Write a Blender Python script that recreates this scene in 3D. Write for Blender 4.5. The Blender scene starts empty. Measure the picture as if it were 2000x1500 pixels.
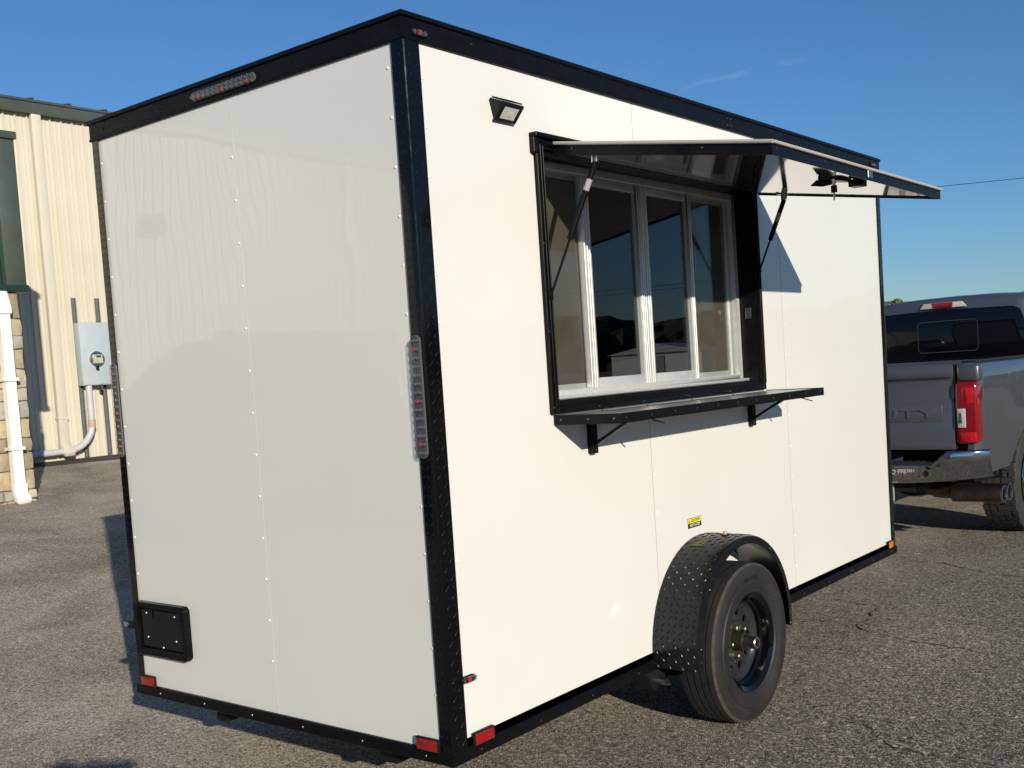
import bpy, bmesh, math, random
from mathutils import Vector, Matrix
random.seed(7)
R = math.radians
scene = bpy.context.scene
COL = scene.collection

# ------------------------------------------------------------------ camera
cam_data = bpy.data.cameras.new('camera')
cam = bpy.data.objects.new('camera', cam_data); COL.objects.link(cam)
right = Vector((0.79476799, 0.60360119, -0.06332025))
down = Vector((-0.0142416, -0.08575493, -0.99621447))
fwd = Vector((-0.60674626, 0.79266115, -0.05955903))
m = Matrix((right, -down, -fwd)).transposed().to_4x4()
m.translation = Vector((2.2634, -2.3108, 1.4929))
cam.matrix_world = m
cam_data.sensor_width = 36.0
cam_data.lens = 2099.85 / 2000 * 36
cam_data.shift_x = -97.63 / 2000
cam_data.shift_y = 94.93 / 2000
cam_data.clip_start = 0.05
cam_data.clip_end = 3000
scene.camera = cam

# ------------------------------------------------------------------ sky, sun, exposure
SUN_AZ, SUN_EL = 151.5, 17.3            # direction the light travels (from +X, ccw), elevation
world = bpy.data.worlds.new('World'); scene.world = world
world.use_nodes = True
wn = world.node_tree.nodes; wl = world.node_tree.links
sky = wn.new('ShaderNodeTexSky'); sky.sky_type = 'NISHITA'; sky.sun_disc = False
sky.sun_elevation = R(SUN_EL)
# vector towards the sun
sd = Vector((-math.cos(R(SUN_AZ)) * math.cos(R(SUN_EL)), -math.sin(R(SUN_AZ)) * math.cos(R(SUN_EL)), math.sin(R(SUN_EL))))
sky.sun_rotation = math.atan2(sd.x, sd.y)
sky.altitude = 0; sky.air_density = 1.1; sky.dust_density = 0.0; sky.ozone_density = 7.8
bg = wn['Background']; bg.inputs['Strength'].default_value = 0.090
wl.new(sky.outputs[0], bg.inputs[0])
sun_data = bpy.data.lights.new('sun', 'SUN'); sun_data.energy = 4.5; sun_data.angle = R(0.5)
sun_data.color = (1.0, 0.915, 0.765)
sun = bpy.data.objects.new('sun', sun_data); COL.objects.link(sun)
sun.rotation_euler = sd.to_track_quat('Z', 'Y').to_euler()
sun.location = (20, -15, 20)
vs = scene.view_settings
vs.view_transform = 'Standard'; vs.look = 'None'; vs.exposure = 0.16; vs.gamma = 1.0; vs.use_curve_mapping = False
scene.render.resolution_x = 1024; scene.render.resolution_y = 768

# ------------------------------------------------------------------ material helpers
MATS = {}
def mat(name, col, rough=0.5, metal=0.0, spec=0.5, coat=0.0, noise=0.0, nscale=8.0, bump=0.0, bscale=40.0, bdist=0.002, coat_rough=0.05, rvar=0.0):
    if name in MATS: return MATS[name]
    mt = bpy.data.materials.new(name); mt.use_nodes = True
    nt = mt.node_tree; N = nt.nodes; L = nt.links
    b = N['Principled BSDF']
    b.inputs['Base Color'].default_value = (*col, 1); b.inputs['Roughness'].default_value = rough
    b.inputs['Metallic'].default_value = metal; b.inputs['Specular IOR Level'].default_value = spec
    b.inputs['Coat Weight'].default_value = coat; b.inputs['Coat Roughness'].default_value = coat_rough
    tc = N.new('ShaderNodeTexCoord')
    if noise > 0 or rvar > 0:
        n = N.new('ShaderNodeTexNoise'); n.inputs['Scale'].default_value = nscale; n.inputs['Detail'].default_value = 6
        n.inputs['Roughness'].default_value = 0.6
        L.new(tc.outputs['Object'], n.inputs['Vector'])
        if noise > 0:
            r = N.new('ShaderNodeMapRange'); r.inputs['From Min'].default_value = 0.3; r.inputs['From Max'].default_value = 0.7
            r.inputs['To Min'].default_value = 1 - noise; r.inputs['To Max'].default_value = 1 + noise
            L.new(n.outputs['Fac'], r.inputs['Value'])
            mx = N.new('ShaderNodeMix'); mx.data_type = 'RGBA'; mx.blend_type = 'MULTIPLY'; mx.inputs['Factor'].default_value = 1
            mx.inputs[6].default_value = (*col, 1); L.new(r.outputs[0], mx.inputs[7]); L.new(mx.outputs[2], b.inputs['Base Color'])
        if rvar > 0:
            r2 = N.new('ShaderNodeMapRange'); r2.inputs['From Min'].default_value = 0.3; r2.inputs['From Max'].default_value = 0.7
            r2.inputs['To Min'].default_value = max(0.02, rough - rvar); r2.inputs['To Max'].default_value = rough + rvar
            L.new(n.outputs['Fac'], r2.inputs['Value']); L.new(r2.outputs[0], b.inputs['Roughness'])
    if bump > 0:
        n2 = N.new('ShaderNodeTexNoise'); n2.inputs['Scale'].default_value = bscale; n2.inputs['Detail'].default_value = 3
        L.new(tc.outputs['Object'], n2.inputs['Vector'])
        bp = N.new('ShaderNodeBump'); bp.inputs['Strength'].default_value = bump; bp.inputs['Distance'].default_value = bdist
        L.new(n2.outputs['Fac'], bp.inputs['Height']); L.new(bp.outputs[0], b.inputs['Normal'])
        if coat > 0: L.new(bp.outputs[0], b.inputs['Coat Normal'])
    MATS[name] = mt
    return mt

def glass(name, tint=(0.25, 0.28, 0.27), rough=0.0, ior=1.5):
    if name in MATS: return MATS[name]
    mt = bpy.data.materials.new(name); mt.use_nodes = True
    nt = mt.node_tree; N = nt.nodes; L = nt.links
    for n in list(N):
        if n.type != 'OUTPUT_MATERIAL': N.remove(n)
    out = [n for n in N if n.type == 'OUTPUT_MATERIAL'][0]
    tr = N.new('ShaderNodeBsdfTransparent'); tr.inputs[0].default_value = (*tint, 1)
    gl = N.new('ShaderNodeBsdfGlossy'); gl.inputs['Roughness'].default_value = rough
    fr = N.new('ShaderNodeFresnel'); ge = N.new('ShaderNodeNewGeometry')
    iv = N.new('ShaderNodeMapRange'); iv.inputs['To Min'].default_value = ior; iv.inputs['To Max'].default_value = 1/ior   # same pane from both faces
    L.new(ge.outputs['Backfacing'], iv.inputs['Value']); L.new(iv.outputs[0], fr.inputs['IOR'])
    mx = N.new('ShaderNodeMixShader')
    L.new(fr.outputs[0], mx.inputs[0]); L.new(tr.outputs[0], mx.inputs[1]); L.new(gl.outputs[0], mx.inputs[2])
    L.new(mx.outputs[0], out.inputs[0])
    MATS[name] = mt
    return mt

def mesh_screen(name):
    mt = bpy.data.materials.new(name); mt.use_nodes = True
    nt = mt.node_tree; N = nt.nodes; L = nt.links
    out = [n for n in N if n.type == 'OUTPUT_MATERIAL'][0]
    b = N['Principled BSDF']; b.inputs['Base Color'].default_value = (0.15, 0.125, 0.10, 1); b.inputs['Roughness'].default_value = 0.7
    tc = N.new('ShaderNodeTexCoord'); n = N.new('ShaderNodeTexNoise'); n.inputs['Scale'].default_value = 6; n.inputs['Detail'].default_value = 8
    L.new(tc.outputs['Object'], n.inputs['Vector'])
    r = N.new('ShaderNodeValToRGB'); r.color_ramp.elements[0].position = 0.3; r.color_ramp.elements[0].color = (0.10, 0.083, 0.066, 1)
    r.color_ramp.elements[1].position = 0.75; r.color_ramp.elements[1].color = (0.155, 0.13, 0.105, 1)
    L.new(n.outputs['Fac'], r.inputs[0]); L.new(r.outputs[0], b.inputs['Base Color'])
    tr = N.new('ShaderNodeBsdfTransparent'); mx = N.new('ShaderNodeMixShader'); mx.inputs[0].default_value = 0.66
    L.new(tr.outputs[0], mx.inputs[1]); L.new(b.outputs[0], mx.inputs[2]); L.new(mx.outputs[0], out.inputs[0])
    MATS[name] = mt
    return mt

M_white = mat('white_painted_aluminium', (0.725, 0.715, 0.675), rough=0.35, spec=0.5, coat=0.75, coat_rough=0.015, noise=0.022, nscale=1.4)
M_black = mat('black_powder_coat', (0.005, 0.005, 0.0055), rough=0.30, spec=0.14, noise=0.25, nscale=14, bump=0.15, bscale=300, bdist=0.0004, rvar=0.08)
M_gloss = mat('gloss_black_plate', (0.003, 0.003, 0.0035), rough=0.10, spec=0.32, coat=0.12, bump=0.12, bscale=30, bdist=0.001, rvar=0.05, nscale=20)
M_tread = mat('fender_black_plate', (0.007, 0.007, 0.0075), rough=0.20, spec=0.40, bump=0.15, bscale=60, bdist=0.0006, noise=0.3, nscale=10, rvar=0.06)
M_lug = mat('corner_lugs', (0.006, 0.006, 0.007), rough=0.38, spec=0.30)
M_screw = mat('white_screw_head', (0.78, 0.77, 0.74), rough=0.25)
M_bscrew = mat('steel_screw_head', (0.16, 0.16, 0.165), rough=0.4, metal=1.0)
M_alu = mat('brushed_aluminium', (0.66, 0.66, 0.65), rough=0.36, metal=0.45, noise=0.08, nscale=30, bump=0.08, bscale=200, bdist=0.0005)
M_seal = mat('grey_weather_seal', (0.42, 0.39, 0.36), rough=0.55)
M_shelf = mat('shelf_stainless', (0.42, 0.42, 0.43), rough=0.30, metal=0.55, bump=0.05, bscale=5, bdist=0.001)
M_mirror = mat('polished_aluminium_skin', (0.66, 0.655, 0.63), rough=0.06, metal=0.92, bump=0.05, bscale=1.5, bdist=0.003)
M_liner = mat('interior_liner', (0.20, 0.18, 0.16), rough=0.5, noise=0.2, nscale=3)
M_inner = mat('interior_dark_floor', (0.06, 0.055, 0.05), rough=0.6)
M_glass = glass('tinted_window_glass', (0.40, 0.43, 0.42), ior=1.78)
M_screen = mesh_screen('insect_screen')
M_glass2 = glass('clear_window_glass', (0.93, 0.94, 0.93), ior=1.45)
M_lens = glass('clear_lens', (0.80, 0.80, 0.80), rough=0.05)
M_led = mat('led_reflector', (0.52, 0.52, 0.53), rough=0.2, metal=0.9)
M_ledred = mat('led_red', (0.45, 0.05, 0.05), rough=0.2, coat=0.8)
M_redrefl = mat('red_reflector', (0.27, 0.005, 0.007), rough=0.16, coat=0.8, noise=0.3, nscale=60, bump=0.4, bscale=400, bdist=0.001)
M_amber = mat('amber_reflector', (0.70, 0.20, 0.01), rough=0.16, coat=0.8, noise=0.3, nscale=60, bump=0.4, bscale=400, bdist=0.001)
M_rubber = mat('tyre_rubber', (0.021, 0.019, 0.018), rough=0.58, spec=0.4, noise=0.35, nscale=7, bump=0.3, bscale=120, bdist=0.0006)
M_scuff = mat('tyre_shoulder_dusty', (0.048, 0.038, 0.030), rough=0.85, noise=0.4, nscale=25)
M_chrome = mat('chrome', (0.44, 0.44, 0.45), rough=0.06, metal=1.0, bump=0.05, bscale=5, bdist=0.002)
M_steel = mat('raw_steel', (0.50, 0.49, 0.46), rough=0.30, metal=1.0, noise=0.15, nscale=40)
M_brass = mat('zinc_lug', (0.66, 0.58, 0.36), rough=0.28, metal=1.0)
M_frame = mat('frame_black', (0.008, 0.008, 0.008), rough=0.5, spec=0.25, noise=0.3)
M_yellow = mat('sticker_yellow', (0.85, 0.75, 0.02), rough=0.4)
M_stblack = mat('sticker_black', (0.015, 0.015, 0.015), rough=0.4)
M_stwhite = mat('sticker_white', (0.75, 0.75, 0.72), rough=0.4)
M_worn = mat('worn_sticker', (0.10, 0.095, 0.025), rough=0.6, noise=0.5, nscale=80)

# ------------------------------------------------------------------ mesh helpers
class MB:
    """collects raw geometry, built into one mesh object"""
    def __init__(s): s.v = []; s.f = []; s.mi = []
    def add(s, vs, fs, mi=0):
        o = len(s.v); s.v += [tuple(v) for v in vs]; s.f += [tuple(i + o for i in f) for f in fs]; s.mi += [mi] * len(fs); return s
    def box(s, x0, x1, y0, y1, z0, z1, mi=0):
        if x0 > x1: x0, x1 = x1, x0
        if y0 > y1: y0, y1 = y1, y0
        if z0 > z1: z0, z1 = z1, z0
        v = [(x0,y0,z0),(x1,y0,z0),(x1,y1,z0),(x0,y1,z0),(x0,y0,z1),(x1,y0,z1),(x1,y1,z1),(x0,y1,z1)]
        return s.add(v, [(0,3,2,1),(4,5,6,7),(0,1,5,4),(1,2,6,5),(2,3,7,6),(3,0,4,7)], mi)
    def bar(s, a, b, w, h=None, up=(0,0,1), mi=0):
        a = Vector(a); b = Vector(b); h = h or w
        d = (b - a).normalized(); u = Vector(up); sx = d.cross(u)
        if sx.length < 1e-5: sx = d.cross(Vector((1,0,0)))
        sx.normalize(); u = sx.cross(d)
        v = []
        for p in (a, b):
            for i, j in ((-1,-1),(1,-1),(1,1),(-1,1)): v.append(p + sx*i*w/2 + u*j*h/2)
        return s.add(v, [(3,2,1,0),(4,5,6,7),(0,1,5,4),(1,2,6,5),(2,3,7,6),(3,0,4,7)], mi)
    def tube(s, pts, r, n=12, mi=0, caps=True):
        pts = [Vector(p) for p in pts]; rs = r if isinstance(r, (list, tuple)) else [r] * len(pts)
        v = []; ref = None
        for i, p in enumerate(pts):
            d = (pts[min(i+1, len(pts)-1)] - pts[max(i-1, 0)]).normalized()
            if ref is None: ref = d.cross(Vector((0,0,1)))
            if ref.length < 1e-4: ref = d.cross(Vector((1,0,0)))
            ref = (ref - d*ref.dot(d)).normalized(); w = d.cross(ref)
            for k in range(n):
                a = 2*math.pi*k/n; v.append(p + (ref*math.cos(a) + w*math.sin(a))*rs[i])
        f = []
        for i in range(len(pts)-1):
            for k in range(n):
                k2 = (k+1) % n; f.append((i*n+k, i*n+k2, (i+1)*n+k2, (i+1)*n+k))
        if caps: f.append(tuple(range(n-1,-1,-1))); f.append(tuple((len(pts)-1)*n + k for k in range(n)))
        return s.add(v, f, mi)
    def lathe(s, prof, c, axis='x', n=32, mi=0, close=False):
        """prof: list of (along axis, radius)"""
        v = []; f = []
        for (a, r) in prof:
            for k in range(n):
                t = 2*math.pi*k/n; u, w = r*math.cos(t), r*math.sin(t)
                v.append({'x': (c[0]+a, c[1]+u, c[2]+w), 'y': (c[0]+w, c[1]+a, c[2]+u), 'z': (c[0]+u, c[1]+w, c[2]+a)}[axis])
        P = len(prof)
        for i in range(P if close else P-1):
            i2 = (i+1) % P
            for k in range(n):
                k2 = (k+1) % n; f.append((i*n+k, i*n+k2, i2*n+k2, i2*n+k))
        return s.add(v, f, mi)
    def prism(s, poly, a0, a1, axis='x', mi=0):
        """poly 2D extruded; axis x: (y,z); y: (x,z); z: (x,y)"""
        def P(p, a): return {'x': (a, p[0], p[1]), 'y': (p[0], a, p[1]), 'z': (p[0], p[1], a)}[axis]
        n = len(poly); v = [P(p, a0) for p in poly] + [P(p, a1) for p in poly]
        f = [tuple(range(n-1,-1,-1)), tuple(range(n, 2*n))] + [(i, (i+1) % n, n+(i+1) % n, n+i) for i in range(n)]
        return s.add(v, f, mi)
    def build(s, name, mats, parent=None, off=(0,0,0), bevel=0.0, seg=2, smooth=False, angle=35):
        me = bpy.data.meshes.new(name)
        o = Vector(off)
        me.from_pydata([Vector(v) - o for v in s.v], [], s.f)
        ml = mats if isinstance(mats, (list, tuple)) else [mats]
        for q in ml: me.materials.append(q)
        if len(ml) > 1:
            for p, i in zip(me.polygons, s.mi): p.material_index = i
        bm = bmesh.new(); bm.from_mesh(me)
        bmesh.ops.remove_doubles(bm, verts=bm.verts, dist=1e-6)
        bmesh.ops.recalc_face_normals(bm, faces=bm.faces)
        if bevel > 0:
            es = [e for e in bm.edges if len(e.link_faces) == 2 and e.calc_face_angle(0) > R(30)]
            bmesh.ops.bevel(bm, geom=es, offset=bevel, segments=seg, affect='EDGES', clamp_overlap=True, profile=0.5)
        bm.to_mesh(me); bm.free()
        if smooth or bevel > 0:
            for p in me.polygons: p.use_smooth = True
            try: me.set_sharp_from_angle(angle=R(angle))
            except Exception: pass
        ob = bpy.data.objects.new(name, me); COL.objects.link(ob)
        if parent: ob.parent = parent
        return ob

def tag(o, label=None, cat=None, group=None, kind=None):
    if label: o['label'] = label
    if cat: o['category'] = cat
    if group: o['group'] = group
    if kind: o['kind'] = kind
    return o
def empty(name, loc, rz=0):
    o = bpy.data.objects.new(name, None); COL.objects.link(o); o.location = loc; o.rotation_euler = (0,0,rz); o.empty_display_size = 0.3
    return o
def inst(name, src, parent, loc, rot=None, scale=None):
    o = bpy.data.objects.new(name, src.data if hasattr(src, 'data') else src); COL.objects.link(o)
    o.parent = parent; o.location = loc
    if rot is not None: o.rotation_euler = rot
    if scale is not None: o.scale = scale
    return o
def text_mesh(body, size, name, material, parent, mw, extrude=0.0005, xs=1.0, bold=0.0, width=None):
    cu = bpy.data.curves.new(name, 'FONT'); cu.body = body; cu.size = size; cu.align_x = 'CENTER'; cu.align_y = 'CENTER'
    cu.extrude = extrude; cu.offset = bold; cu.resolution_u = 3
    tmp = bpy.data.objects.new('tmp_text', cu); COL.objects.link(tmp)
    dg = bpy.context.evaluated_depsgraph_get()
    me = bpy.data.meshes.new_from_object(tmp.evaluated_get(dg))
    bpy.data.objects.remove(tmp); bpy.data.curves.remove(cu)
    if width: xs = width / (max(v.co.x for v in me.vertices) - min(v.co.x for v in me.vertices))
    me.transform(Matrix.Scale(xs, 4, (1,0,0))); me.transform(mw)
    me.materials.clear(); me.materials.append(material)
    o = bpy.data.objects.new(name, me); COL.objects.link(o); o.parent = parent
    return o
def basis(origin, xdir, ydir):
    x = Vector(xdir).normalized(); y = Vector(ydir).normalized(); z = x.cross(y)
    mm = Matrix((x, y, z)).transposed().to_4x4(); mm.translation = Vector(origin); return mm
def rrect(y0, y1, z0, z1, r, n=5):
    p = []
    for cy, cz, a0 in ((y1-r, z1-r, 0), (y0+r, z1-r, 90), (y0+r, z0+r, 180), (y1-r, z0+r, 270)):
        for k in range(n+1):
            a = R(a0 + 90*k/n); p.append((cy + r*math.cos(a), cz + r*math.sin(a)))
    return p

# ================================================================== GROUND
def gz(x):
    pts = [(-60, 0.9), (-14.5, 0.53), (-10.4, 0.33), (-8, 0.27), (-5, 0.10), (-2.6, 0.0), (900, 0.0)]
    if x <= pts[0][0]: return pts[0][1]
    for (a, za), (b, zb) in zip(pts, pts[1:]):
        if a <= x <= b: return za + (zb - za) * (x - a) / (b - a)
    return 0.0
def asphalt():
    mt = bpy.data.materials.new('weathered_asphalt'); mt.use_nodes = True
    nt = mt.node_tree; N = nt.nodes; L = nt.links; b = N['Principled BSDF']
    tc = N.new('ShaderNodeTexCoord')
    vo = N.new('ShaderNodeTexVoronoi'); vo.inputs['Scale'].default_value = 150; L.new(tc.outputs['Object'], vo.inputs['Vector'])
    sep = N.new('ShaderNodeSeparateColor'); L.new(vo.outputs['Color'], sep.inputs[0])
    r = N.new('ShaderNodeValToRGB'); e = r.color_ramp.elements
    e[0].position = 0.0; e[0].color = (0.055, 0.051, 0.047, 1)
    e[1].position = 1.0; e[1].color = (0.80, 0.74, 0.62, 1)
    for p, c in ((0.35, (0.185, 0.168, 0.146, 1)), (0.70, (0.355, 0.322, 0.272, 1)), (0.92, (0.66, 0.60, 0.51, 1))):
        q = r.color_ramp.elements.new(p); q.color = c
    vo2 = N.new('ShaderNodeTexVoronoi'); vo2.inputs['Scale'].default_value = 62; L.new(tc.outputs['Object'], vo2.inputs['Vector'])
    sep2 = N.new('ShaderNodeSeparateColor'); L.new(vo2.outputs['Color'], sep2.inputs[0])
    big = N.new('ShaderNodeMath'); big.operation = 'GREATER_THAN'; big.inputs[1].default_value = 0.80; L.new(sep2.outputs[1], big.inputs[0])
    pick = N.new('ShaderNodeMix'); pick.data_type = 'FLOAT'; L.new(big.outputs[0], pick.inputs[0]); L.new(sep.outputs[0], pick.inputs[2]); L.new(sep2.outputs[0], pick.inputs[3])
    L.new(pick.outputs[0], r.inputs[0])
    # gaps between the stones are binder
    gap = N.new('ShaderNodeMapRange'); gap.inputs['From Min'].default_value = 0.35; gap.inputs['From Max'].default_value = 0.75
    gap.inputs['To Min'].default_value = 1.0; gap.inputs['To Max'].default_value = 0.35
    L.new(vo.outputs['Distance'], gap.inputs['Value'])
    m1 = N.new('ShaderNodeMix'); m1.data_type = 'RGBA'; m1.blend_type = 'MULTIPLY'; m1.inputs[0].default_value = 1
    L.new(r.outputs[0], m1.inputs[6]); L.new(gap.outputs[0], m1.inputs[7])
    # broad stains and tonal drift
    n1 = N.new('ShaderNodeTexNoise'); n1.inputs['Scale'].default_value = 0.42; n1.inputs['Detail'].default_value = 7; n1.inputs['Roughness'].default_value = 0.62
    n1.inputs['Distortion'].default_value = 0.6
    mp = N.new('ShaderNodeMapping'); mp.inputs['Scale'].default_value = (1.0, 0.55, 1); mp.inputs['Rotation'].default_value = (0,0,0.5)
    L.new(tc.outputs['Object'], mp.inputs[0]); L.new(mp.outputs[0], n1.inputs['Vector'])
    r2 = N.new('ShaderNodeValToRGB'); e = r2.color_ramp.elements
    e[0].position = 0.30; e[0].color = (0.68, 0.67, 0.69, 1); e[1].position = 0.70; e[1].color = (1.20, 1.16, 1.09, 1)
    q = r2.color_ramp.elements.new(0.5); q.color = (0.92, 0.90, 0.88, 1)
    L.new(n1.outputs['Fac'], r2.inputs[0])
    m2 = N.new('ShaderNodeMix'); m2.data_type = 'RGBA'; m2.blend_type = 'MULTIPLY'; m2.inputs[0].default_value = 1
    L.new(m1.outputs[2], m2.inputs[6]); L.new(r2.outputs[0], m2.inputs[7])
    n3 = N.new('ShaderNodeTexNoise'); n3.inputs['Scale'].default_value = 22; n3.inputs['Detail'].default_value = 5; L.new(tc.outputs['Object'], n3.inputs['Vector'])
    r3 = N.new('ShaderNodeMapRange'); r3.inputs['From Min'].default_value = 0.3; r3.inputs['From Max'].default_value = 0.7
    r3.inputs['To Min'].default_value = 0.78; r3.inputs['To Max'].default_value = 1.18
    L.new(n3.outputs['Fac'], r3.inputs['Value'])
    m3 = N.new('ShaderNodeMix'); m3.data_type = 'RGBA'; m3.blend_type = 'MULTIPLY'; m3.inputs[0].default_value = 1
    L.new(m2.outputs[2], m3.inputs[6]); L.new(r3.outputs[0], m3.inputs[7])
    # pale sandy dust towards the building, colour also standing in for brightening opposite the sun
    sx = N.new('ShaderNodeSeparateXYZ'); L.new(tc.outputs['Object'], sx.inputs[0])
    dx = N.new('ShaderNodeMapRange'); dx.inputs['From Min'].default_value = 1.2; dx.inputs['From Max'].default_value = -2.0; L.new(sx.outputs['X'], dx.inputs['Value'])
    nd = N.new('ShaderNodeTexNoise'); nd.inputs['Scale'].default_value = 0.9; nd.inputs['Detail'].default_value = 8; nd.inputs['Distortion'].default_value = 0.8; L.new(tc.outputs['Object'], nd.inputs['Vector'])
    dn = N.new('ShaderNodeMapRange'); dn.inputs['From Min'].default_value = 0.18; dn.inputs['From Max'].default_value = 0.62; L.new(nd.outputs['Fac'], dn.inputs['Value'])
    dm = N.new('ShaderNodeMath'); dm.operation = 'MULTIPLY'; L.new(dx.outputs[0], dm.inputs[0]); L.new(dn.outputs[0], dm.inputs[1])
    ds = N.new('ShaderNodeMath'); ds.operation = 'MULTIPLY'; ds.inputs[1].default_value = 0.85; L.new(dm.outputs[0], ds.inputs[0])
    m4 = N.new('ShaderNodeMix'); m4.data_type = 'RGBA'
    lum = N.new('ShaderNodeMapRange'); lum.inputs['To Min'].default_value = 0.48; lum.inputs['To Max'].default_value = 1.45; L.new(pick.outputs[0], lum.inputs['Value'])
    md = N.new('ShaderNodeMix'); md.data_type = 'RGBA'; md.blend_type = 'MULTIPLY'; md.inputs[0].default_value = 1; md.inputs[6].default_value = (0.74, 0.65, 0.51, 1); L.new(lum.outputs[0], md.inputs[7])
    mg = N.new('ShaderNodeMix'); mg.data_type = 'RGBA'; mg.blend_type = 'MULTIPLY'; mg.inputs[0].default_value = 0.6; L.new(md.outputs[2], mg.inputs[6]); L.new(gap.outputs[0], mg.inputs[7])
    L.new(mg.outputs[2], m4.inputs[7])
    L.new(ds.outputs[0], m4.inputs[0]); L.new(m3.outputs[2], m4.inputs[6])
    L.new(m4.outputs[2], b.inputs['Base Color'])
    b.inputs['Roughness'].default_value = 0.9; b.inputs['Specular IOR Level'].default_value = 0.25
    inv = N.new('ShaderNodeMath'); inv.operation = 'SUBTRACT'; inv.inputs[0].default_value = 1.0; L.new(vo.outputs['Distance'], inv.inputs[1])
    bp = N.new('ShaderNodeBump'); bp.inputs['Strength'].default_value = 1.0; bp.inputs['Distance'].default_value = 0.010
    L.new(inv.outputs[0], bp.inputs['Height'])
    bp2 = N.new('ShaderNodeBump'); bp2.inputs['Strength'].default_value = 0.35; bp2.inputs['Distance'].default_value = 0.02
    L.new(n3.outputs['Fac'], bp2.inputs['Height']); L.new(bp.outputs[0], bp2.inputs['Normal']); L.new(bp2.outputs[0], b.inputs['Normal'])
    return mt
M_asphalt = asphalt()
g = MB()
xs = [-800, -200, -60, -30, -14.5, -12.5, -10.4, -9.2, -8, -6.5, -5, -4, -3.2, -2.6, 0, 4, 30, 200, 800]
ys = [-800, -100, -20, 0, 10, 30, 200, 800]
g.add([(x, y, gz(x)) for x in xs for y in ys], [(i*len(ys)+j, (i+1)*len(ys)+j, (i+1)*len(ys)+j+1, i*len(ys)+j+1) for i in range(len(xs)-1) for j in range(len(ys)-1)])
ground = tag(g.build('ground', M_asphalt, smooth=True, angle=60), kind='structure')
M_crack = mat('crack_dark', (0.022, 0.020, 0.017), rough=0.95, noise=0.3, nscale=30)
def crack(pts, w=0.009):
    P = []
    for (a, b) in zip(pts, pts[1:]):
        n = max(2, int((Vector(b) - Vector(a)).length / 0.03))
        for k in range(n):
            p = Vector(a).lerp(Vector(b), k/n); P.append((p.x + random.uniform(-.012,.012), p.y + random.uniform(-.012,.012)))
    P.append(pts[-1]); v = []; f = []
    for i, p in enumerate(P):
        q = P[min(i+1, len(P)-1)]; o = P[max(i-1, 0)]; d = Vector((q[0]-o[0], q[1]-o[1])).normalized(); n = Vector((-d.y, d.x))
        t = i/(len(P)-1); ww = w*(random.uniform(0.2, 1.0) if random.random() < .8 else .05)*min(1, 6*t+.05, 6*(1-t)+.05)
        v += [(p[0]+n.x*ww, p[1]+n.y*ww, gz(p[0])+.003), (p[0]-n.x*ww, p[1]-n.y*ww, gz(p[0])+.003)]
    f = [(2*i, 2*i+1, 2*i+3, 2*i+2) for i in range(len(P)-1)]
    MB().add(v, f).build('crack', M_crack, ground)
crack([(-0.75, 3.85), (-0.50, 3.78), (-0.26, 3.69), (-0.08, 3.645), (-0.01, 3.28), (-0.03, 3.19), (0.10, 3.085), (0.30, 3.005), (0.62, 2.95), (0.9, 2.86)], .0075)
crack([(-0.62, 5.05), (-0.43, 5.02), (-0.15, 5.01), (0.22, 4.77), (0.6, 4.70), (1.0, 4.55)], .0075)
crack([(-0.03, 3.19), (-0.3, 3.22), (-0.5, 3.16)], .004)
crack([(0.45, 1.75), (0.62, 1.70), (0.80, 1.52), (1.02, 1.49)], .005)
crack([(-3.4, 1.0), (-3.1, 1.35), (-2.9, 1.4), (-2.7, 1.75)], .004)

# ================================================================== METAL BUILDING
M_cream = mat('cream_metal_siding', (0.60, 0.555, 0.455), rough=0.42, spec=0.4, noise=0.05, nscale=0.8, bump=0.05, bscale=3, bdist=0.004)
M_green = mat('dark_green_trim', (0.060, 0.075, 0.062), rough=0.45, noise=0.12, nscale=3)
M_green2 = mat('deep_green_panel', (0.020, 0.045, 0.034), rough=0.4, noise=0.15, nscale=3)
M_wtrim = mat('white_gutter_paint', (0.80, 0.79, 0.75), rough=0.4, noise=0.05, nscale=6)
XB = -14.5
bld = tag(empty('metal_building', (XB, 4.0, 0.5)), 'cream ribbed metal building with dark green eave and a stone pillar porch', 'building')
BO = (XB, 4.0, 0.5)
def bp_(mb, name, m_, parent=None, **k): return mb.build(name, m_, parent or bld, off=BO, **k)
# ribbed sheets, one object each
def rib_sheet(z0, z1, pitch=0.183, n=5):
    prof = []
    for k in range(n):
        y = k*pitch
        prof += [(0, y), (0, y+.062), (.010, y+.070), (.010, y+.085), (0, y+.093), (0, y+.146), (.034, y+.156), (.034, y+.170)]
    prof.append((0, n*pitch))
    mbx = MB(); P = len(prof)
    mbx.add([(p[0], p[1], z) for z in (z0, z1) for p in prof], [(i, i+1, P+i+1, P+i) for i in range(P-1)])
    return mbx
sheet = rib_sheet(0.0, 5.5).build('wall_panel', M_cream, bld)
sheet.location = (0.0, -26*0.915 + 0.0, 0.0)
for k in range(-25, 12):
    inst('wall_panel', sheet, bld, (random.uniform(0, .0015), k*0.915, 0))
bp_(MB().box(XB-14, XB-.02, -19.8, 14.9, 0.4, 6.0), 'wall_core', M_cream)
# eave fascia: gutter with lips
eave = MB().prism([(XB+.0, 5.975), (XB+.13, 5.965), (XB+.135, 5.985), (XB+.125, 5.99), (XB+.125, 6.135), (XB+.15, 6.15), (XB+.15, 6.175), (XB, 6.185)], -19.9, 15.0, 'y')
bp_(eave, 'eave_gutter', M_green)
rf = MB().prism([(XB+.12, 6.19), (XB-7, 7.3), (XB-14, 6.19), (XB-14, 6.0), (XB, 6.0)], -19.9, 15.0, 'y')
roof = bp_(rf, 'roof', M_green)
for k in range(-30, 26):
    y = 4.0 + k*0.61
    if y < 14.8: bp_(MB().bar((XB+.12, y, 6.20), (XB-7, y, 7.31), .03, .04), 'roof_seam', M_green, roof)
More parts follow.
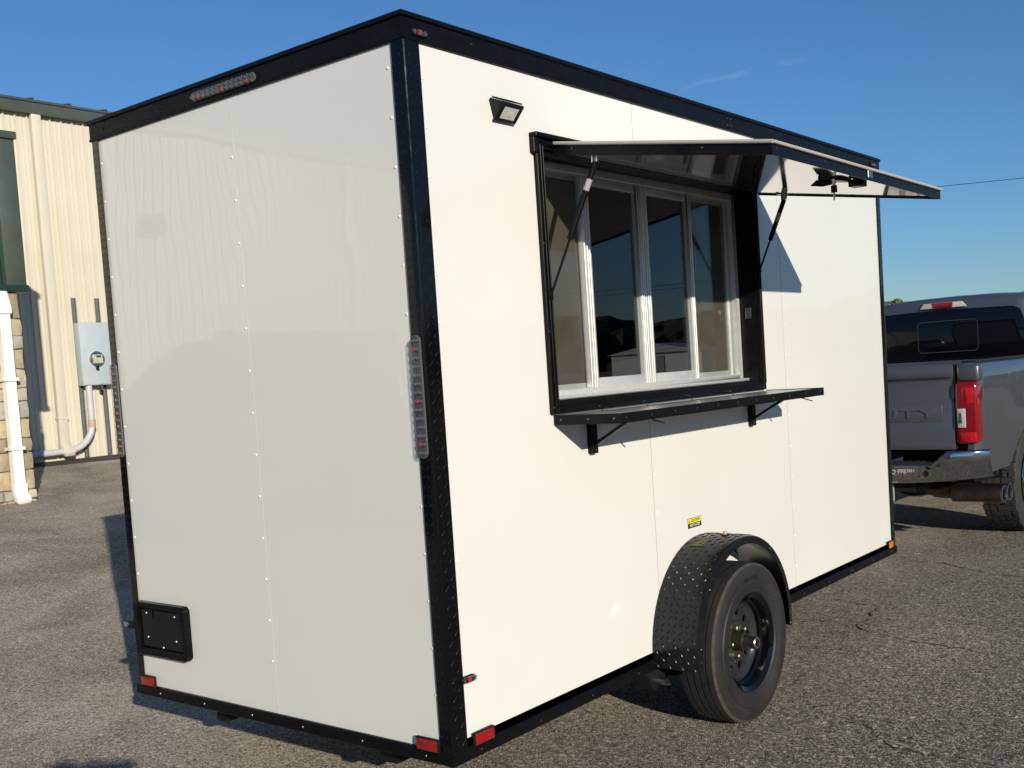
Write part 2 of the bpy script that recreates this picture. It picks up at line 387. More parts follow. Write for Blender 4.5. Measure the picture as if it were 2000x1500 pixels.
# cream downspout with a short kick-out
ds = MB().box(XB+.036, XB+.125, 6.385, 6.535, 0.62, 5.97)
bp_(ds, 'downspout', M_cream, bevel=.008)
bp_(MB().box(XB+.022, XB+.133, 6.377, 6.543, 1.19, 1.215), 'downspout_joint', M_cream)
bp_(MB().prism([(XB+.03, .80), (XB+.135, .80), (XB+.26, .66), (XB+.23, .60), (XB+.03, .66)], 6.382, 6.54, 'y'), 'downspout_outlet', M_cream, bevel=.006)
ds2 = MB().box(XB+.026, XB+.125, -13.0, -12.85, 0.62, 5.97); bp_(ds2, 'downspout', M_cream, bevel=.008)
# wall lamp and steel door further along the wall (behind the camera)
bp_(MB().prism([(XB+.03, 4.2), (XB+.03, 4.55), (XB+.16, 4.55), (XB+.28, 4.32), (XB+.2, 4.2)], -8.6, -8.2, 'y'), 'wall_lamp', mat('bronze_lamp', (.05,.045,.04), .4), bevel=.01)
dr = bp_(MB().box(XB+.028, XB+.07, -11.3, -10.35, .53, 2.65), 'door', mat('grey_steel_door', (.33,.33,.34), .45), bevel=.01)
bp_(MB().lathe([(.07,.0),(.07,.03),(.12,.03),(.125,.0)], (XB, -10.45, 1.5), 'x', 12), 'door_handle', M_steel, dr)
# dark footing / soil strip along the wall foot
tag(MB().add([(XB+.02, 5.0, gz(XB)+.008), (XB+.55, 5.0, gz(XB+.55)+.006), (XB+.75, 7.5, gz(XB+.75)+.006), (XB+.6, 12, gz(XB+.6)+.006), (XB+.02, 12, gz(XB)+.008)], [(0,1,2,3,4)]).build('soil_strip', mat('damp_soil', (.045,.036,.028), .95, noise=.4, nscale=5)), kind='structure')
# porch: green canopy on a stone pillar
XP = -10.4
canopy = bp_(MB().box(XB, XP-.02, 0.3, 4.03, 2.80, 4.62), 'porch_canopy', M_green2)
bp_(MB().box(XP-.24, XP+.012, 3.83, 4.065, 2.86, 4.56), 'corner_trim', M_green, canopy, bevel=.006)
bp_(MB().box(XB+.03, XP+.045, 0.28, 4.085, 4.56, 4.645), 'top_flashing', M_green, canopy, bevel=.005)
bp_(MB().box(XB+.03, XP+.035, 0.28, 4.08, 2.785, 2.865), 'bottom_flashing', M_green2, canopy, bevel=.005)
for k in range(14):
    y = 3.70 - k*.24
    bp_(MB().prism([(XP-.02, y), (XP+.012, y+.03), (XP+.012, y+.07), (XP-.02, y+.1)], 2.865, 4.56, 'z'), 'canopy_rib', M_green2, canopy)
pil = bp_(MB().box(XP-.62, XP-.045, 3.30, 3.93, .22, 2.79), 'stone_pillar', mat('mortar', (.30,.25,.18), .9, noise=.2, nscale=20))
SM = [mat('stone_%s' % n, c, .85, noise=.28, nscale=5, bump=.6, bscale=14, bdist=.02) for n, c in
      (('tan', (.40,.33,.22)), ('buff', (.46,.41,.31)), ('brown', (.31,.25,.17)), ('grey', (.36,.34,.30)), ('gold', (.46,.37,.23)))]
def stone(y0, y1, z0, z1, face):
    j = lambda s: random.uniform(-s, s)
    d = random.uniform(.0, .03)
    c = [(y0+.006+j(.008), z0+.006+j(.01)), ((y0+y1)/2+j(.03), z0+.004+j(.012)), (y1-.006+j(.008), z0+.006+j(.01)), (y1-.004+j(.012), (z0+z1)/2), (y1-.006+j(.008), z1-.006+j(.01)), ((y0+y1)/2+j(.03), z1-.004+j(.012)), (y0+.006+j(.008), z1-.006+j(.01)), (y0+.004+j(.012), (z0+z1)/2)]
    mbx = MB()
    if face == 'front': mbx.prism(c, XP-.06, XP-.02+d, 'x')
    elif face == 'side': mbx.prism(c, 3.92, 3.955+d, 'y')
    else: mbx.prism(c, 3.31, 3.275-d, 'y')
    bp_(mbx, 'stone', random.choice(SM), pil, bevel=.012)
z = .24
while z < 2.77:
    h = random.uniform(.11, .24); z1 = min(z+h, 2.785)
    if z1 > 2.68: z1 = 2.785
    for face, a, b in (('front', 3.29, 3.965), ('side', XP-.62, XP-.06), ('near', XP-.62, XP-.06)):
        y = a
        while y < b-.01:
            y1 = min(y + random.uniform(.13, .34), b)
            if b - y1 < .09: y1 = b
            stone(y, y1, z, z1, face); y = y1
    z = z1
# white fluted downspout on the pillar
wd = MB(); yy = [3.655 + i*.0165 for i in range(10)]
prof = [(XP+.03, 3.662)]
for i in range(9):
    prof += [(XP+.106 if i % 2 else XP+.114, 3.664+i*.0138), (XP+.106 if i % 2 else XP+.114, 3.664+(i+1)*.0138-.002)]
prof.append((XP+.03, 3.79))
wd.prism(prof, .50, 2.56, 'z')
wds = bp_(wd, 'white_downspout', M_wtrim)
bp_(MB().prism([(XP-.02, 2.79), (XP+.06, 2.79), (XP+.135, 2.60), (XP+.135, 2.52), (XP+.02, 2.52)], 3.645, 3.805, 'y'), 'elbow', M_wtrim, wds, bevel=.012)
bp_(MB().prism([(XP+.025, .56), (XP+.135, .56), (XP+.135, .46), (XP+.21, .375), (XP+.18, .325), (XP+.08, .35), (XP+.025, .42)], 3.65, 3.80, 'y'), 'outlet', M_wtrim, wds, bevel=.01)
for zz in (.95, 1.75): bp_(MB().box(XP-.03, XP+.133, 3.638, 3.812, zz, zz+.035), 'strap', M_wtrim, wds)

# ------------------------------------------------------------------ electric meter box
EO = (XB+.03, 7.08, 1.7)
em = tag(empty('electric_meter_box', EO), 'pale grey electric meter box with round glass meter on the cream wall', 'meter box')
def ep(mb, name, m_, parent=None, **k): return mb.build(name, m_, parent or em, off=EO, **k)
M_box = mat('pale_grey_enclosure', (.42,.48,.52), .4, noise=.06, nscale=5)
M_pvc = mat('grey_pvc', (.50,.50,.50), .45, noise=.08, nscale=12)
ep(MB().box(XB+.07, XB+.24, 6.78, 7.32, 1.70, 2.71), 'enclosure', M_box, bevel=.012)
ep(MB().box(XB+.24, XB+.248, 6.795, 7.305, 1.715, 2.695), 'cover', M_box, bevel=.003)
mt_ = ep(MB().lathe([(.24,.0),(.24,.125),(.275,.125),(.285,.115),(.285,.0)], (XB, 7.03, 2.12), 'x', 28), 'meter_ring', M_steel, smooth=True)
ep(MB().lathe([(.28,.0),(.28,.10),(.34,.092),(.365,.06),(.37,.0)], (XB, 7.03, 2.12), 'x', 24), 'glass_dome', M_lens, mt_, smooth=True)
ep(MB().box(XB+.285, XB+.30, 6.95, 7.11, 2.05, 2.19), 'meter_face', mat('meter_face', (.70,.71,.62), .5, noise=.4, nscale=30), mt_)
ep(MB().box(XB+.30, XB+.306, 7.0, 7.08, 2.145, 2.175), 'meter_display', mat('meter_display', (.03,.10,.06), .2), mt_)
ep(MB().box(XB+.25, XB+.31, 7.005, 7.03, 1.945, 2.01), 'seal_tag', M_frame, mt_)
ep(MB().box(XB+.20, XB+.26, 7.06, 7.095, 1.62, 1.71), 'latch', M_steel)
for y in (6.835, 7.235):
    s_ = MB(); s_.box(XB+.028, XB+.07, y-.03, y-.022, .55, 3.12); s_.box(XB+.028, XB+.07, y+.022, y+.03, .55, 3.12); s_.box(XB+.028, XB+.034, y-.03, y+.03, .55, 3.12)
    ep(s_, 'strut_channel', mat('galvanised_strut', (.16,.17,.18), .5, metal=.3, noise=.2, nscale=20))
cp = [(XB+.17, 6.90, 1.72), (XB+.17, 6.90, 1.15)]
for k in range(9):
    a = R(90*k/8); cp.append((XB+.17, 6.90-.42*(1-math.cos(a)), 1.10-.42*math.sin(a)))
cp += [(XB+.16, 6.2, .675), (XB+.14, 5.2, .655)]
ep(MB().tube(cp, .052, 14), 'conduit', M_pvc, smooth=True)
ep(MB().tube([(XB+.17, 6.90, 1.15), (XB+.17, 6.90, 1.02)], .058, 14), 'conduit_coupling', mat('tan_tape', (.42,.36,.25), .6))
ep(MB().tube([(XB+.17, 7.35, 1.80), (XB+.17, 7.9, 1.80)], .052, 14), 'side_conduit', M_pvc, smooth=True)

# ================================================================== CONCESSION TRAILER
W, LN, ZB, ZT = 1.716, 3.76, 0.31, 2.563
TO = (-W/2, LN/2, 0)
tr = tag(empty('concession_trailer', TO), 'white food concession trailer with black trim and an open serving window', 'trailer')
def tp(mb, name, m_, parent=None, label=None, kind=None, **k):
    o = mb.build(name, m_, parent or tr, off=TO, **k)
    if label: o['label'] = label
    if kind: o['kind'] = kind
    return o
def loc(x, y, z): return (x-TO[0], y-TO[1], z-TO[2])
def wavy_white():
    mt = M_white.copy(); mt.name = 'white_wavy_panel'; MATS[mt.name] = mt
    N = mt.node_tree.nodes; L = mt.node_tree.links; b = N['Principled BSDF']
    tc = N.new('ShaderNodeTexCoord'); n = N.new('ShaderNodeTexNoise'); n.inputs['Scale'].default_value = 1.6; n.inputs['Detail'].default_value = 1.5
    L.new(tc.outputs['Object'], n.inputs['Vector'])
    bp = N.new('ShaderNodeBump'); bp.inputs['Strength'].default_value = 1.0; bp.inputs['Distance'].default_value = 0.0032
    L.new(n.outputs['Fac'], bp.inputs['Height']); L.new(bp.outputs[0], b.inputs['Coat Normal'])
    return mt
M_wavy = wavy_white()
# window opening
OY0, OY1, OZ0, OZ1 = 0.615, 2.165, 1.372, 2.245
S1, S2 = 1.214, 2.436
PX0, PX1 = -0.022, -0.004
p1 = [(.004, ZB+.02), (S1-.0018, ZB+.02), (S1-.0018, OZ0), (OY0, OZ0), (OY0, OZ1), (S1-.0018, OZ1), (S1-.0018, ZT-.02), (.004, ZT-.02)]
p2 = [(S1+.0018, ZB+.02), (S2-.0018, ZB+.02), (S2-.0018, ZT-.02), (S1+.0018, ZT-.02), (S1+.0018, OZ1), (OY1, OZ1), (OY1, OZ0), (S1+.0018, OZ0)]
p3 = [(S2+.0018, ZB+.02), (LN-.004, ZB+.02), (LN-.004, ZT-.02), (S2+.0018, ZT-.02)]
for p in (p1, p2, p3): tp(MB().prism(p, PX0, PX1, 'x'), 'side_panel', M_wavy)
SR = -0.836
for y_ in (S1, S2): tp(MB().box(PX0-.0015, PX1-.003, y_-.0017, y_+.0017, ZB+.03, ZT-.03), 'seam_shade_strip', M_frame) if y_ == S2 else [tp(MB().box(PX0-.0015, PX1-.003, y_-.0017, y_+.0017, a, b), 'seam_shade_strip', M_frame) for a, b in ((ZB+.03, OZ0-.002), (OZ1+.002, ZT-.03))]  # black strip added in each panel gap, its colour standing in for shade
tp(MB().box(-.004, SR+.001, .004, .022, ZB+.02, ZT-.02), 'rear_panel', M_wavy)
tp(MB().box(SR-.001, -W+.004, .004, .022, ZB+.02, ZT-.02), 'rear_panel', M_wavy)
tp(MB().box(-W+.004, -W+.05, .03, LN-.03, ZB+.02, ZT-.02), 'left_wall', [M_white])
tp(MB().box(-W+.004, -.004, LN-.05, LN-.004, ZB+.02, ZT-.02), 'front_wall', [M_white])
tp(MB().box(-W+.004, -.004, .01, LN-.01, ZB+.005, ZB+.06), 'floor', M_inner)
tp(MB().prism([(-W+.0, ZT-.03), (0, ZT-.03), (0, ZT-.012), (-W/2, ZT+.0), (-W, ZT-.012)], .0, LN, 'y'), 'roof', M_white)
# inner liner with the window opening
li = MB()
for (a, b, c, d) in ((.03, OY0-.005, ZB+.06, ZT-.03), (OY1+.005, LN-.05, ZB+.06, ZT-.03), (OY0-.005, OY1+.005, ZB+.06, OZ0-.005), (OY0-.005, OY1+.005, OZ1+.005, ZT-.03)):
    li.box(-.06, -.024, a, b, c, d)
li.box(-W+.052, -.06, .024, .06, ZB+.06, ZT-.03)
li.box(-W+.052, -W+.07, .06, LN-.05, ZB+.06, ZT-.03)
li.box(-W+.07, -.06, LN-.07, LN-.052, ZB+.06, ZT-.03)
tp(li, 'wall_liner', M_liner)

# rails with mitred corners
def rails(name, prof, m_, bevel=0):
    cs = lambda o: [(0+o, 0-o), (0+o, LN+o), (-W-o, LN+o), (-W-o, 0-o)]
    out = []
    for s in range(4):
        v = []
        for e in (s, (s+1) % 4):
            for (o, z) in prof: c = cs(o)[e]; v.append((c[0], c[1], z))
        n = len(prof)
        f = [tuple(range(n-1,-1,-1)), tuple(range(n, 2*n))] + [(i, (i+1) % n, n+(i+1) % n, n+i) for i in range(n)]
        out.append(tp(MB().add(v, f), name, m_, bevel=bevel, seg=1))
    return out
rr = rails('roof_rail', [(-.02, 2.485), (.004, 2.485), (.007, 2.488), (.007, 2.494), (.0045, 2.497), (.0045, 2.548), (.012, 2.551), (.012, 2.561), (.008, 2.566), (-.03, 2.566)], M_black)
br = rails('bottom_rail', [(-.02, .303), (.006, .303), (.008, .306), (.008, .339), (.004, .345), (-.02, .345)], M_black)
# rivets on the rails (dark) sharing one mesh
def dome(r, h, n=8):
    mbx = MB(); mbx.lathe([(0, r), (h*.7, r*.75), (h, r*.25)], (0,0,0), 'x', n); k = len(mbx.v); mbx.f.append(tuple(range(k-n, k))); mbx.mi.append(0); return mbx
wscrew = dome(.0048, .0038).build('screw', M_screw, tr, smooth=True); wscrew.location = loc(-.004, .078, 2.384)
bscrew = dome(.0045, .0030).build('rivet', M_bscrew, tr, smooth=True); bscrew.location = loc(.0045, .30, 2.525)
blscrew = dome(.0055, .0035).build('rivet', M_black, tr, smooth=True); blscrew.location = loc(.0045, .72, 2.525)
RX = (0, 0, 0); RYN = (0, 0, -math.pi/2); RXN = (0, 0, math.pi)
def sc(src, x, y, z, rot=RX, nm='screw'): return inst(nm, src, tr, loc(x, y, z), rot)
for y in (1.14, 1.56, 1.98, 2.4, 2.82, 3.3): sc(blscrew, .0045, y, 2.525, nm='rivet')
for x in (-.10, -.50, -1.24, -1.62): sc(blscrew, x, -.0045, 2.520, RYN, 'rivet')
for y in (.12, .42, .72, 1.02, 2.2, 2.5, 2.8, 3.1, 3.4, 3.68): sc(bscrew, .008, y, .322, nm='rivet')
for x in (-.11, -.4, -.7, -.98, -1.27, -1.56): sc(bscrew, x, -.008, .322, RYN, 'rivet')
tp(MB().box(.0045, .0058, 1.986, 1.990, 2.497, 2.548), 'rail_joint', M_frame)
for y in (1.972, 2.004):
    for z in (2.508, 2.537): sc(bscrew, .0045, y, z, nm='rivet')
# white screws: panel edges and seams, 6 inch pitch
z = 2.384 - .146
while z > .42:
    if z < 2.384-.14: sc(wscrew, -.004, .078, z)
    z -= .146
for i in range(14):
    z = 2.415 - i*.146
    sc(wscrew, -.072 + .0017*i*.6, .004, z, RYN)
    if z > .75 or z < .45: sc(wscrew, -1.664, .004, z-.02, RYN)
    if i != 0: sc(wscrew, -.851, .004, z-.03+.146*.3, RYN)
    if (z > 2.30 or z < 1.15) and z > .85: sc(wscrew, -.004, S1+.02, z-.05)
    if z < 2.05 and z > .40: sc(wscrew, -.004, S2+.018, z-.05)

# corner trims of tread plate
def lugs(fn, nu, nv, du, dv, l=.026, w=.0045, h=.0011, skip=None):
    """diamond lugs laid on a surface: fn(u, v, height) -> point"""
    mbx = MB()
    for i in range(nu):
        for j in range(nv):
            u = (i+.5)*du; v = (j+.5)*dv
            if skip and skip(u, v): continue
            a = R(45) if (i+j) % 2 else R(-45)
            c, s_ = math.cos(a), math.sin(a)
            q = [(-l/2, 0, 0), (-l/6, -w/2, 0), (l/6, -w/2, 0), (l/2, 0, 0), (l/6, w/2, 0), (-l/6, w/2, 0), (-l/4, 0, h), (l/4, 0, h)]
            mbx.add([fn(u + p[0]*c - p[1]*s_, v + p[0]*s_ + p[1]*c, p[2]) for p in q],
                    [(0,1,6), (1,2,7,6), (2,3,7), (3,4,7), (4,5,6,7), (5,0,6)])
    return mbx
def corner(name, sx, sy, px, py, wy, wx):
    """L trim round a vertical corner; sx, sy outward signs"""
    r = .010; t = .003
    P = [(px - sx*wx, py + sy*.001), (px - sx*wx, py + sy*t)]
    for k in range(5):
        a = R(90*k/4); P.append((px + sx*(t - r + r*math.sin(a)), py + sy*(t - r + r*math.cos(a))))
    P += [(px + sx*t, py - sy*wy), (px + sx*.001, py - sy*wy), (px - sx*.006, py - sy*.02), (px - sx*.02, py - sy*.006)]
    o = tp(MB().prism(P, .345, 2.486, 'z'), name, M_gloss, smooth=True, angle=20)
    k = int(2.13/.0285)
    tp(lugs(lambda u, v, h: (px + sx*(t+h-.0002), py - sy*(u+.010), .35+v), 2, k, .026, .0285), 'tread_pattern', M_lug, o, kind='stuff')
    tp(lugs(lambda u, v, h: (px - sx*(u+.008), py + sy*(t+h-.0002), .35+v), 2, k, .020, .0285, l=.02), 'tread_pattern', M_lug, o, kind='stuff')
corner('corner_trim', 1, -1, 0, 0, .064, .048)
corner('corner_trim', -1, -1, -W, 0, .064, .048)
corner('corner_trim', 1, 1, 0, LN, .05, .05)
corner('corner_trim', -1, 1, -W, LN, .05, .05)

# ---- light bars with LEDs
def capsule(l, h, n=8):
    p = []
    for cx, a0 in ((l/2-h/2, -90), (-l/2+h/2, 90)):
        for k in range(n+1): a = R(a0+180*k/n); p.append((cx+h/2*math.cos(a), h/2*math.sin(a)))
    return p
ledm = dome(.0078, .006, 8)
led_c = ledm.build('led', M_led, None, smooth=True); led_r = dome(.0080, .0066, 8).build('led', M_ledred, None, smooth=True)
led_data = (led_c.data, led_r.data)
for o in (led_c, led_r): bpy.data.objects.remove(o)
def light_bar(name, cx, cz, l, h, vert, cols, reds, label, yb=-.005, depth=.018):
    cap = capsule(l, h); cap2 = capsule(l-.006, h-.006)
    f = (lambda p: (cx+p[1], cz+p[0])) if vert else (lambda p: (cx+p[0], cz+p[1]))
    o = tp(MB().prism([f(p) for p in cap], yb, yb-.006, 'y'), name, mat('light_bezel', (.10,.10,.105), .3, spec=.6), label=label)
    tp(MB().prism([f(p) for p in cap2], yb-.0045, yb-depth, 'y'), 'lens', M_lens, o, bevel=.004, seg=2)
    for i in range(cols):
        for j in range(2):
            a = -l/2 + h*.45 + (l-h*.9)*i/(cols-1); b = (j-.5)*h*.44
            x, z = (cx+b, cz+a) if vert else (cx+a, cz+b)
            q = bpy.data.objects.new('led', led_data[1 if (i in reds and j == 0) else 0]); COL.objects.link(q); q.parent = o
            q.location = loc(x, yb-.007, z); q.rotation_euler = RYN
light_bar('brake_light', -.856, 2.518, .355, .032, False, 13, (1, 6, 11), 'clear LED third brake light on the roof rail')
light_bar('tail_light', -.027, 1.434, .37, .036, True, 14, (1, 6, 12), 'clear LED tail light on the near rear corner', yb=-.004, depth=.017)
light_bar('tail_light', -1.688, 1.438, .37, .036, True, 14, (1, 6, 12), 'clear LED tail light on the far rear corner', yb=-.004, depth=.017)

# ---- small marker lights
def marker(c, out, along, lens_mid, l=.062, h=.022):
    """c centre on wall; out, along: unit axes"""
    o_, a_ = Vector(out), Vector(along); u_ = Vector((0,0,1)); c = Vector(c)
    def pr(poly, d0, d1):
        mbx = MB(); n = len(poly)
        v = [c + a_*p[0] + u_*p[1] + o_*d for d in (d0, d1) for p in poly]
        mbx.add(v, [tuple(range(n-1,-1,-1)), tuple(range(n, 2*n))] + [(i, (i+1) % n, n+(i+1) % n, n+i) for i in range(n)]); return mbx
    b = tp(pr(capsule(l, h, 5), 0, .005), 'marker_light', M_frame)
    tp(pr(capsule(l-.003, h-.003, 5), .004, .017), 'lens', M_lens, b, bevel=.003)
    tp(pr([(-.008,-.0075),(.008,-.0075),(.008,.0075),(-.008,.0075)], .005, .0125), 'led_block', lens_mid, b, bevel=.002)
    for s in (-1, 1): tp(pr([(s*.022+.006*math.cos(R(t)), .008*math.sin(R(t))) for t in range(0, 360, 45)], .005, .010), 'mounting_screw', M_led, b)
marker((.0045, .062, 2.511), (1,0,0), (0,1,0), M_ledred)
marker((.0045, 3.655, 2.520), (1,0,0), (0,1,0), M_ledred)
marker((.005, .082, .556), (1,0,0), (0,1,0), M_ledred)
# the far-side marker stands off past the corner on a bracket beside the plate holder
mb_ = tp(MB().box(-W-.046, -1.668, -.016, -.003, .568, .598), 'marker_bracket', M_frame, bevel=.003)
tp(MB().box(-W-.046, -W-.026, -.014, .06, .571, .595), 'bracket_arm', M_frame, mb_)
tp(MB().lathe([(-.016,.0125),(-.022,.011),(-.026,.006),(-.027,.0)], (-W-.030, 0, .583), 'y', 14), 'marker_lens', M_led, mb_, smooth=True)
def reflector(c, out, along, l, h, m_):
    o_, a_ = Vector(out), Vector(along); c = Vector(c); u_ = Vector((0,0,1))
    mk = lambda l_, h_, d0, d1: MB().add([c + a_*s*l_/2 + u_*t*h_/2 + o_*d for d in (d0, d1) for s, t in ((-1,-1),(1,-1),(1,1),(-1,1))], [(3,2,1,0),(4,5,6,7),(0,1,5,4),(1,2,6,5),(2,3,7,6),(3,0,4,7)])
    b = tp(mk(l+.010, h+.010, 0, .010), 'reflector', M_frame, bevel=.003)
    tp(mk(l, h, .008, .0135), 'reflector_lens', m_, b, bevel=.002)
reflector((-.094, -.006, .362), (0,-1,0), (1,0,0), .086, .034, M_redrefl)
reflector((-1.628, -.006, .366), (0,-1,0), (1,0,0), .086, .034, M_redrefl)
reflector((.006, .130, .362), (1,0,0), (0,1,0), .086, .034, M_redrefl)
reflector((.006, 3.655, .368), (1,0,0), (0,1,0), .060, .034, M_amber)

# ---- licence plate holder
lp = tp(MB().prism(rrect(-1.672, -1.330, .475, .685, .022), .004, -.012, 'y'), 'plate_holder', M_black, bevel=.004)
fr_o, fr_i = rrect(-1.672, -1.330, .475, .685, .022), rrect(-1.648, -1.352, .505, .662, .006)
n = len(fr_o); fm = MB()
fm.add([(p[0], y, p[1]) for y in (-.010, -.027) for p in fr_o] + [(p[0], y, p[1]) for y in (-.010, -.027) for p in fr_i],
       [f for i in range(n) for j in [(i+1) % n] for f in ((i, j, n+j, n+i), (2*n+i, 3*n+i, 3*n+j, 2*n+j), (n+i, n+j, 3*n+j, 3*n+i))])
tp(fm, 'plate_rim', M_black, lp, bevel=.004, seg=1)
tp(MB().box(-1.640, -1.360, -.0125, -.0145, .510, .655), 'back_plate', M_gloss, lp)
for (x, z) in ((-1.60, .640), (-1.41, .640), (-1.60, .545), (-1.41, .545), (-1.50, .512)):
    inst('bolt', bscrew, lp, loc(x, -.0145, z), RYN, (1.6, 1.6, 1.6))
for x in (-1.575, -1.385): tp(MB().box(x, x+.018, -.0145, -.022, .625, .66), 'plate_clip', M_frame, lp)

# ---- flood light
fl = MB().add([(0,.372,2.374),(0,.492,2.374),(.052,.492,2.352),(.052,.372,2.352),(.006,.392,2.302),(.006,.478,2.302),(0,.392,2.302),(0,.478,2.302)],
              [(0,1,2,3),(3,2,5,4),(4,5,7,6),(0,3,4,6),(1,7,5,2),(0,6,7,1)])
flo = tp(fl, 'flood_light', M_frame, bevel=.003, seg=1)
def on_lens(y, t, d): # t 0 top..1 bottom of lens face
    a = Vector((.052, y, 2.352)); b = Vector((.006, y, 2.302)); n_ = Vector((.05, 0, -.046)).normalized(); q = a.lerp(b, t) + n_*d; return q
def quadslab(y0, y1, t0, t1, d0, d1): return MB().add([on_lens(y, t, d) for d in (d0, d1) for y, t in ((y0,t0),(y1,t0),(y1,t1),(y0,t1))], [(3,2,1,0),(4,5,6,7),(0,1,5,4),(1,2,6,5),(2,3,7,6),(3,0,4,7)])
tp(quadslab(.378, .486, .05, .95, -.001, .004), 'bezel', M_frame, flo, bevel=.0015)
tp(quadslab(.398, .466, .20, .80, .003, .0055), 'lens', mat('frosted_lens', (.55,.55,.53), .3, noise=.15, nscale=60), flo)
tp(quadslab(.424, .446, .40, .62, .0055, .0068), 'led_chip', mat('led_chip', (.62,.60,.45), .4), flo)
for k in range(9):
    y = .384 + k*.0118; tp(MB().add([(.004,y,2.374),(.004,y+.004,2.374),(.048,y+.004,2.356),(.048,y,2.356),(.004,y,2.380),(.004,y+.004,2.380),(.048,y+.004,2.361),(.048,y,2.361)], [(0,1,2,3),(4,5,6,7),(0,1,5,4),(1,2,6,5),(2,3,7,6),(3,0,4,7)]), 'cooling_fin', M_frame, flo)

# ---- serving window
wf = MB()   # black outer frame: flange and jamb lining
FY0, FY1, FZ0, FZ1 = .588, 2.196, 1.338, 2.272
for (a, b, c, d) in ((FY0, OY0+.006, FZ0, FZ1), (OY1-.006, FY1, FZ0, FZ1), (OY0+.006, OY1-.006, FZ0, OZ0+.006), (OY0+.006, OY1-.006, OZ1-.006, FZ1)):
    wf.box(-.003, .014, a, b, c, d)
win = tp(wf, 'serving_window', M_black, bevel=.002, seg=1)
jm = MB()
jm.box(-.10, -.001, OY0-.004, OY0+.010, OZ0, OZ1); jm.box(-.10, -.001, OY1-.010, OY1+.004, OZ0, OZ1)
jm.box(-.10, -.001, OY0+.010, OY1-.010, OZ0-.004, OZ0+.012); jm.box(-.10, -.001, OY0+.010, OY1-.010, OZ1-.012, OZ1+.004)
tp(jm, 'jamb', M_black, win)
for q, (yy, w_) in enumerate(((FY0+.010, .007), (FY0+.024, .005))): tp(MB().box(.012, .021, yy, yy+w_, FZ0+.002, FZ1-.02), 'frame_bead', M_black, win, bevel=.0015, seg=1)
for yy in (OY1+.006, OY1+.021): tp(MB().box(.012, .019, yy, yy+.005, FZ0+.03, FZ1-.04), 'frame_bead', M_black, win, bevel=.0015, seg=1)
for zz in (FZ0+.016, FZ0+.028): tp(MB().box(.012, .018, FY0+.032, FY1-.03, zz, zz+.004), 'frame_bead', M_black, win, bevel=.001, seg=1)
for z_ in (1.36, 1.62, 1.92): inst('frame_screw', bscrew, win, loc(.014, FY0+.006, z_))
for y_ in (.62, .86, 1.16, 1.50, 1.85, 2.17): inst('frame_screw', bscrew, win, loc(.014, y_, FZ0+.010))
# aluminium window
AX = -.080
AY0, AY1, AZ0, AZ1 = .626, 2.154, 1.385, 2.232
af = MB()
for (a, b, c, d) in ((AY0, AY0+.030, AZ0, AZ1), (AY1-.030, AY1, AZ0, AZ1), (AY0+.030, AY1-.030, AZ0, AZ0+.030), (AY0+.030, AY1-.030, AZ1-.030, AZ1)): af.box(AX-.075, AX, a, b, c, d)
alf = tp(af, 'aluminium_frame', M_alu, win, bevel=.002, seg=1)
tp(MB().box(AX, AX+.030, AY0, AY1, AZ0-.001, AZ0+.010), 'sill_track', M_alu, win, bevel=.002)
def sash(y0, y1, x, st=.042, bt=.036, pane=M_glass, nm='sash', d=.028, fm=M_alu, z0=AZ0+.028, z1=AZ1-.028):
    s_ = MB()
    for (a, b, c, e) in ((y0, y0+st, z0, z1), (y1-st, y1, z0, z1), (y0+st, y1-st, z0, z0+bt), (y0+st, y1-st, z1-bt, z1)): s_.box(x-d, x, a, b, c, e)
    for (yy) in (y0+st*.30, y0+st*.62, y1-st*.38, y1-st*.70): s_.box(x, x+.004, yy, yy+.0035, z0, z1)
    o = tp(s_, nm, fm, win, bevel=.0012, seg=1)
    tp(MB().box(x-d*.6-.002, x-d*.6+.002, y0+st-.002, y1-st+.002, z0+bt-.002, z1-bt+.002), 'pane' if pane is M_glass else 'insect_screen', pane, o)
    return o
sash(.965, 1.365, AX-.004)
sash(1.369, 1.762, AX-.004)
sash(AY0+.031, 1.005, AX-.036, st=.022, bt=.020, pane=M_screen, nm='screen_frame', d=.016)
sash(1.722, AY1-.031, AX-.036, st=.030, bt=.022, pane=M_screen, nm='screen_frame', d=.016)
tp(MB().box(AX-.026, AX-.022, AY0+.03, 1.0, AZ0+.03, AZ1-.03), 'pane', M_glass2, win)
tp(MB().box(AX-.026, AX-.022, 1.73, AY1-.03, AZ0+.03, AZ1-.03), 'pane', M_glass2, win)
tp(MB().box(-.050, -.022, OY1-.020, OY1-.009, 1.665, 1.715), 'latch_catch', mat('dark_latch', (.12,.12,.12), .35, metal=.8), win, bevel=.003)

# ---- header and lift-up awning
tp(MB().box(-.003, .030, .570, 2.215, 2.274, 2.289), 'window_header', M_black, bevel=.002, seg=1)
tp(MB().box(-.003, .018, .570, .600, 2.222, 2.274), 'header_end', M_black, bevel=.002, seg=1)
HX, HZ = .020, 2.262            # hinge line, top of slab
OX, OZt = .835, 2.126
slope = (OZt-HZ)/(OX-HX)
AYn, AYf = .668, 2.205
def aw(x, d): return HZ + (x-HX)*slope - d
def aslab(x0, x1, y0, y1, d0, d1):
    return MB().add([(x, y, aw(x, d)) for d in (d1, d0) for x, y in ((x0,y0),(x1,y0),(x1,y1),(x0,y1))], [(0,3,2,1),(4,5,6,7),(0,1,5,4),(1,2,6,5),(2,3,7,6),(3,0,4,7)])
awn = tp(aslab(HX+.03, OX-.004, AYn+.004, AYf-.004, -.002, .024), 'awning', M_white, label='white awning door propped open over the window')
t_ = .0035
tp(aslab(HX+.034, OX-.004, AYn+.0036, AYf-.0036, .026, .0345), 'underside_skin', M_mirror, awn)
fr_ = MB()
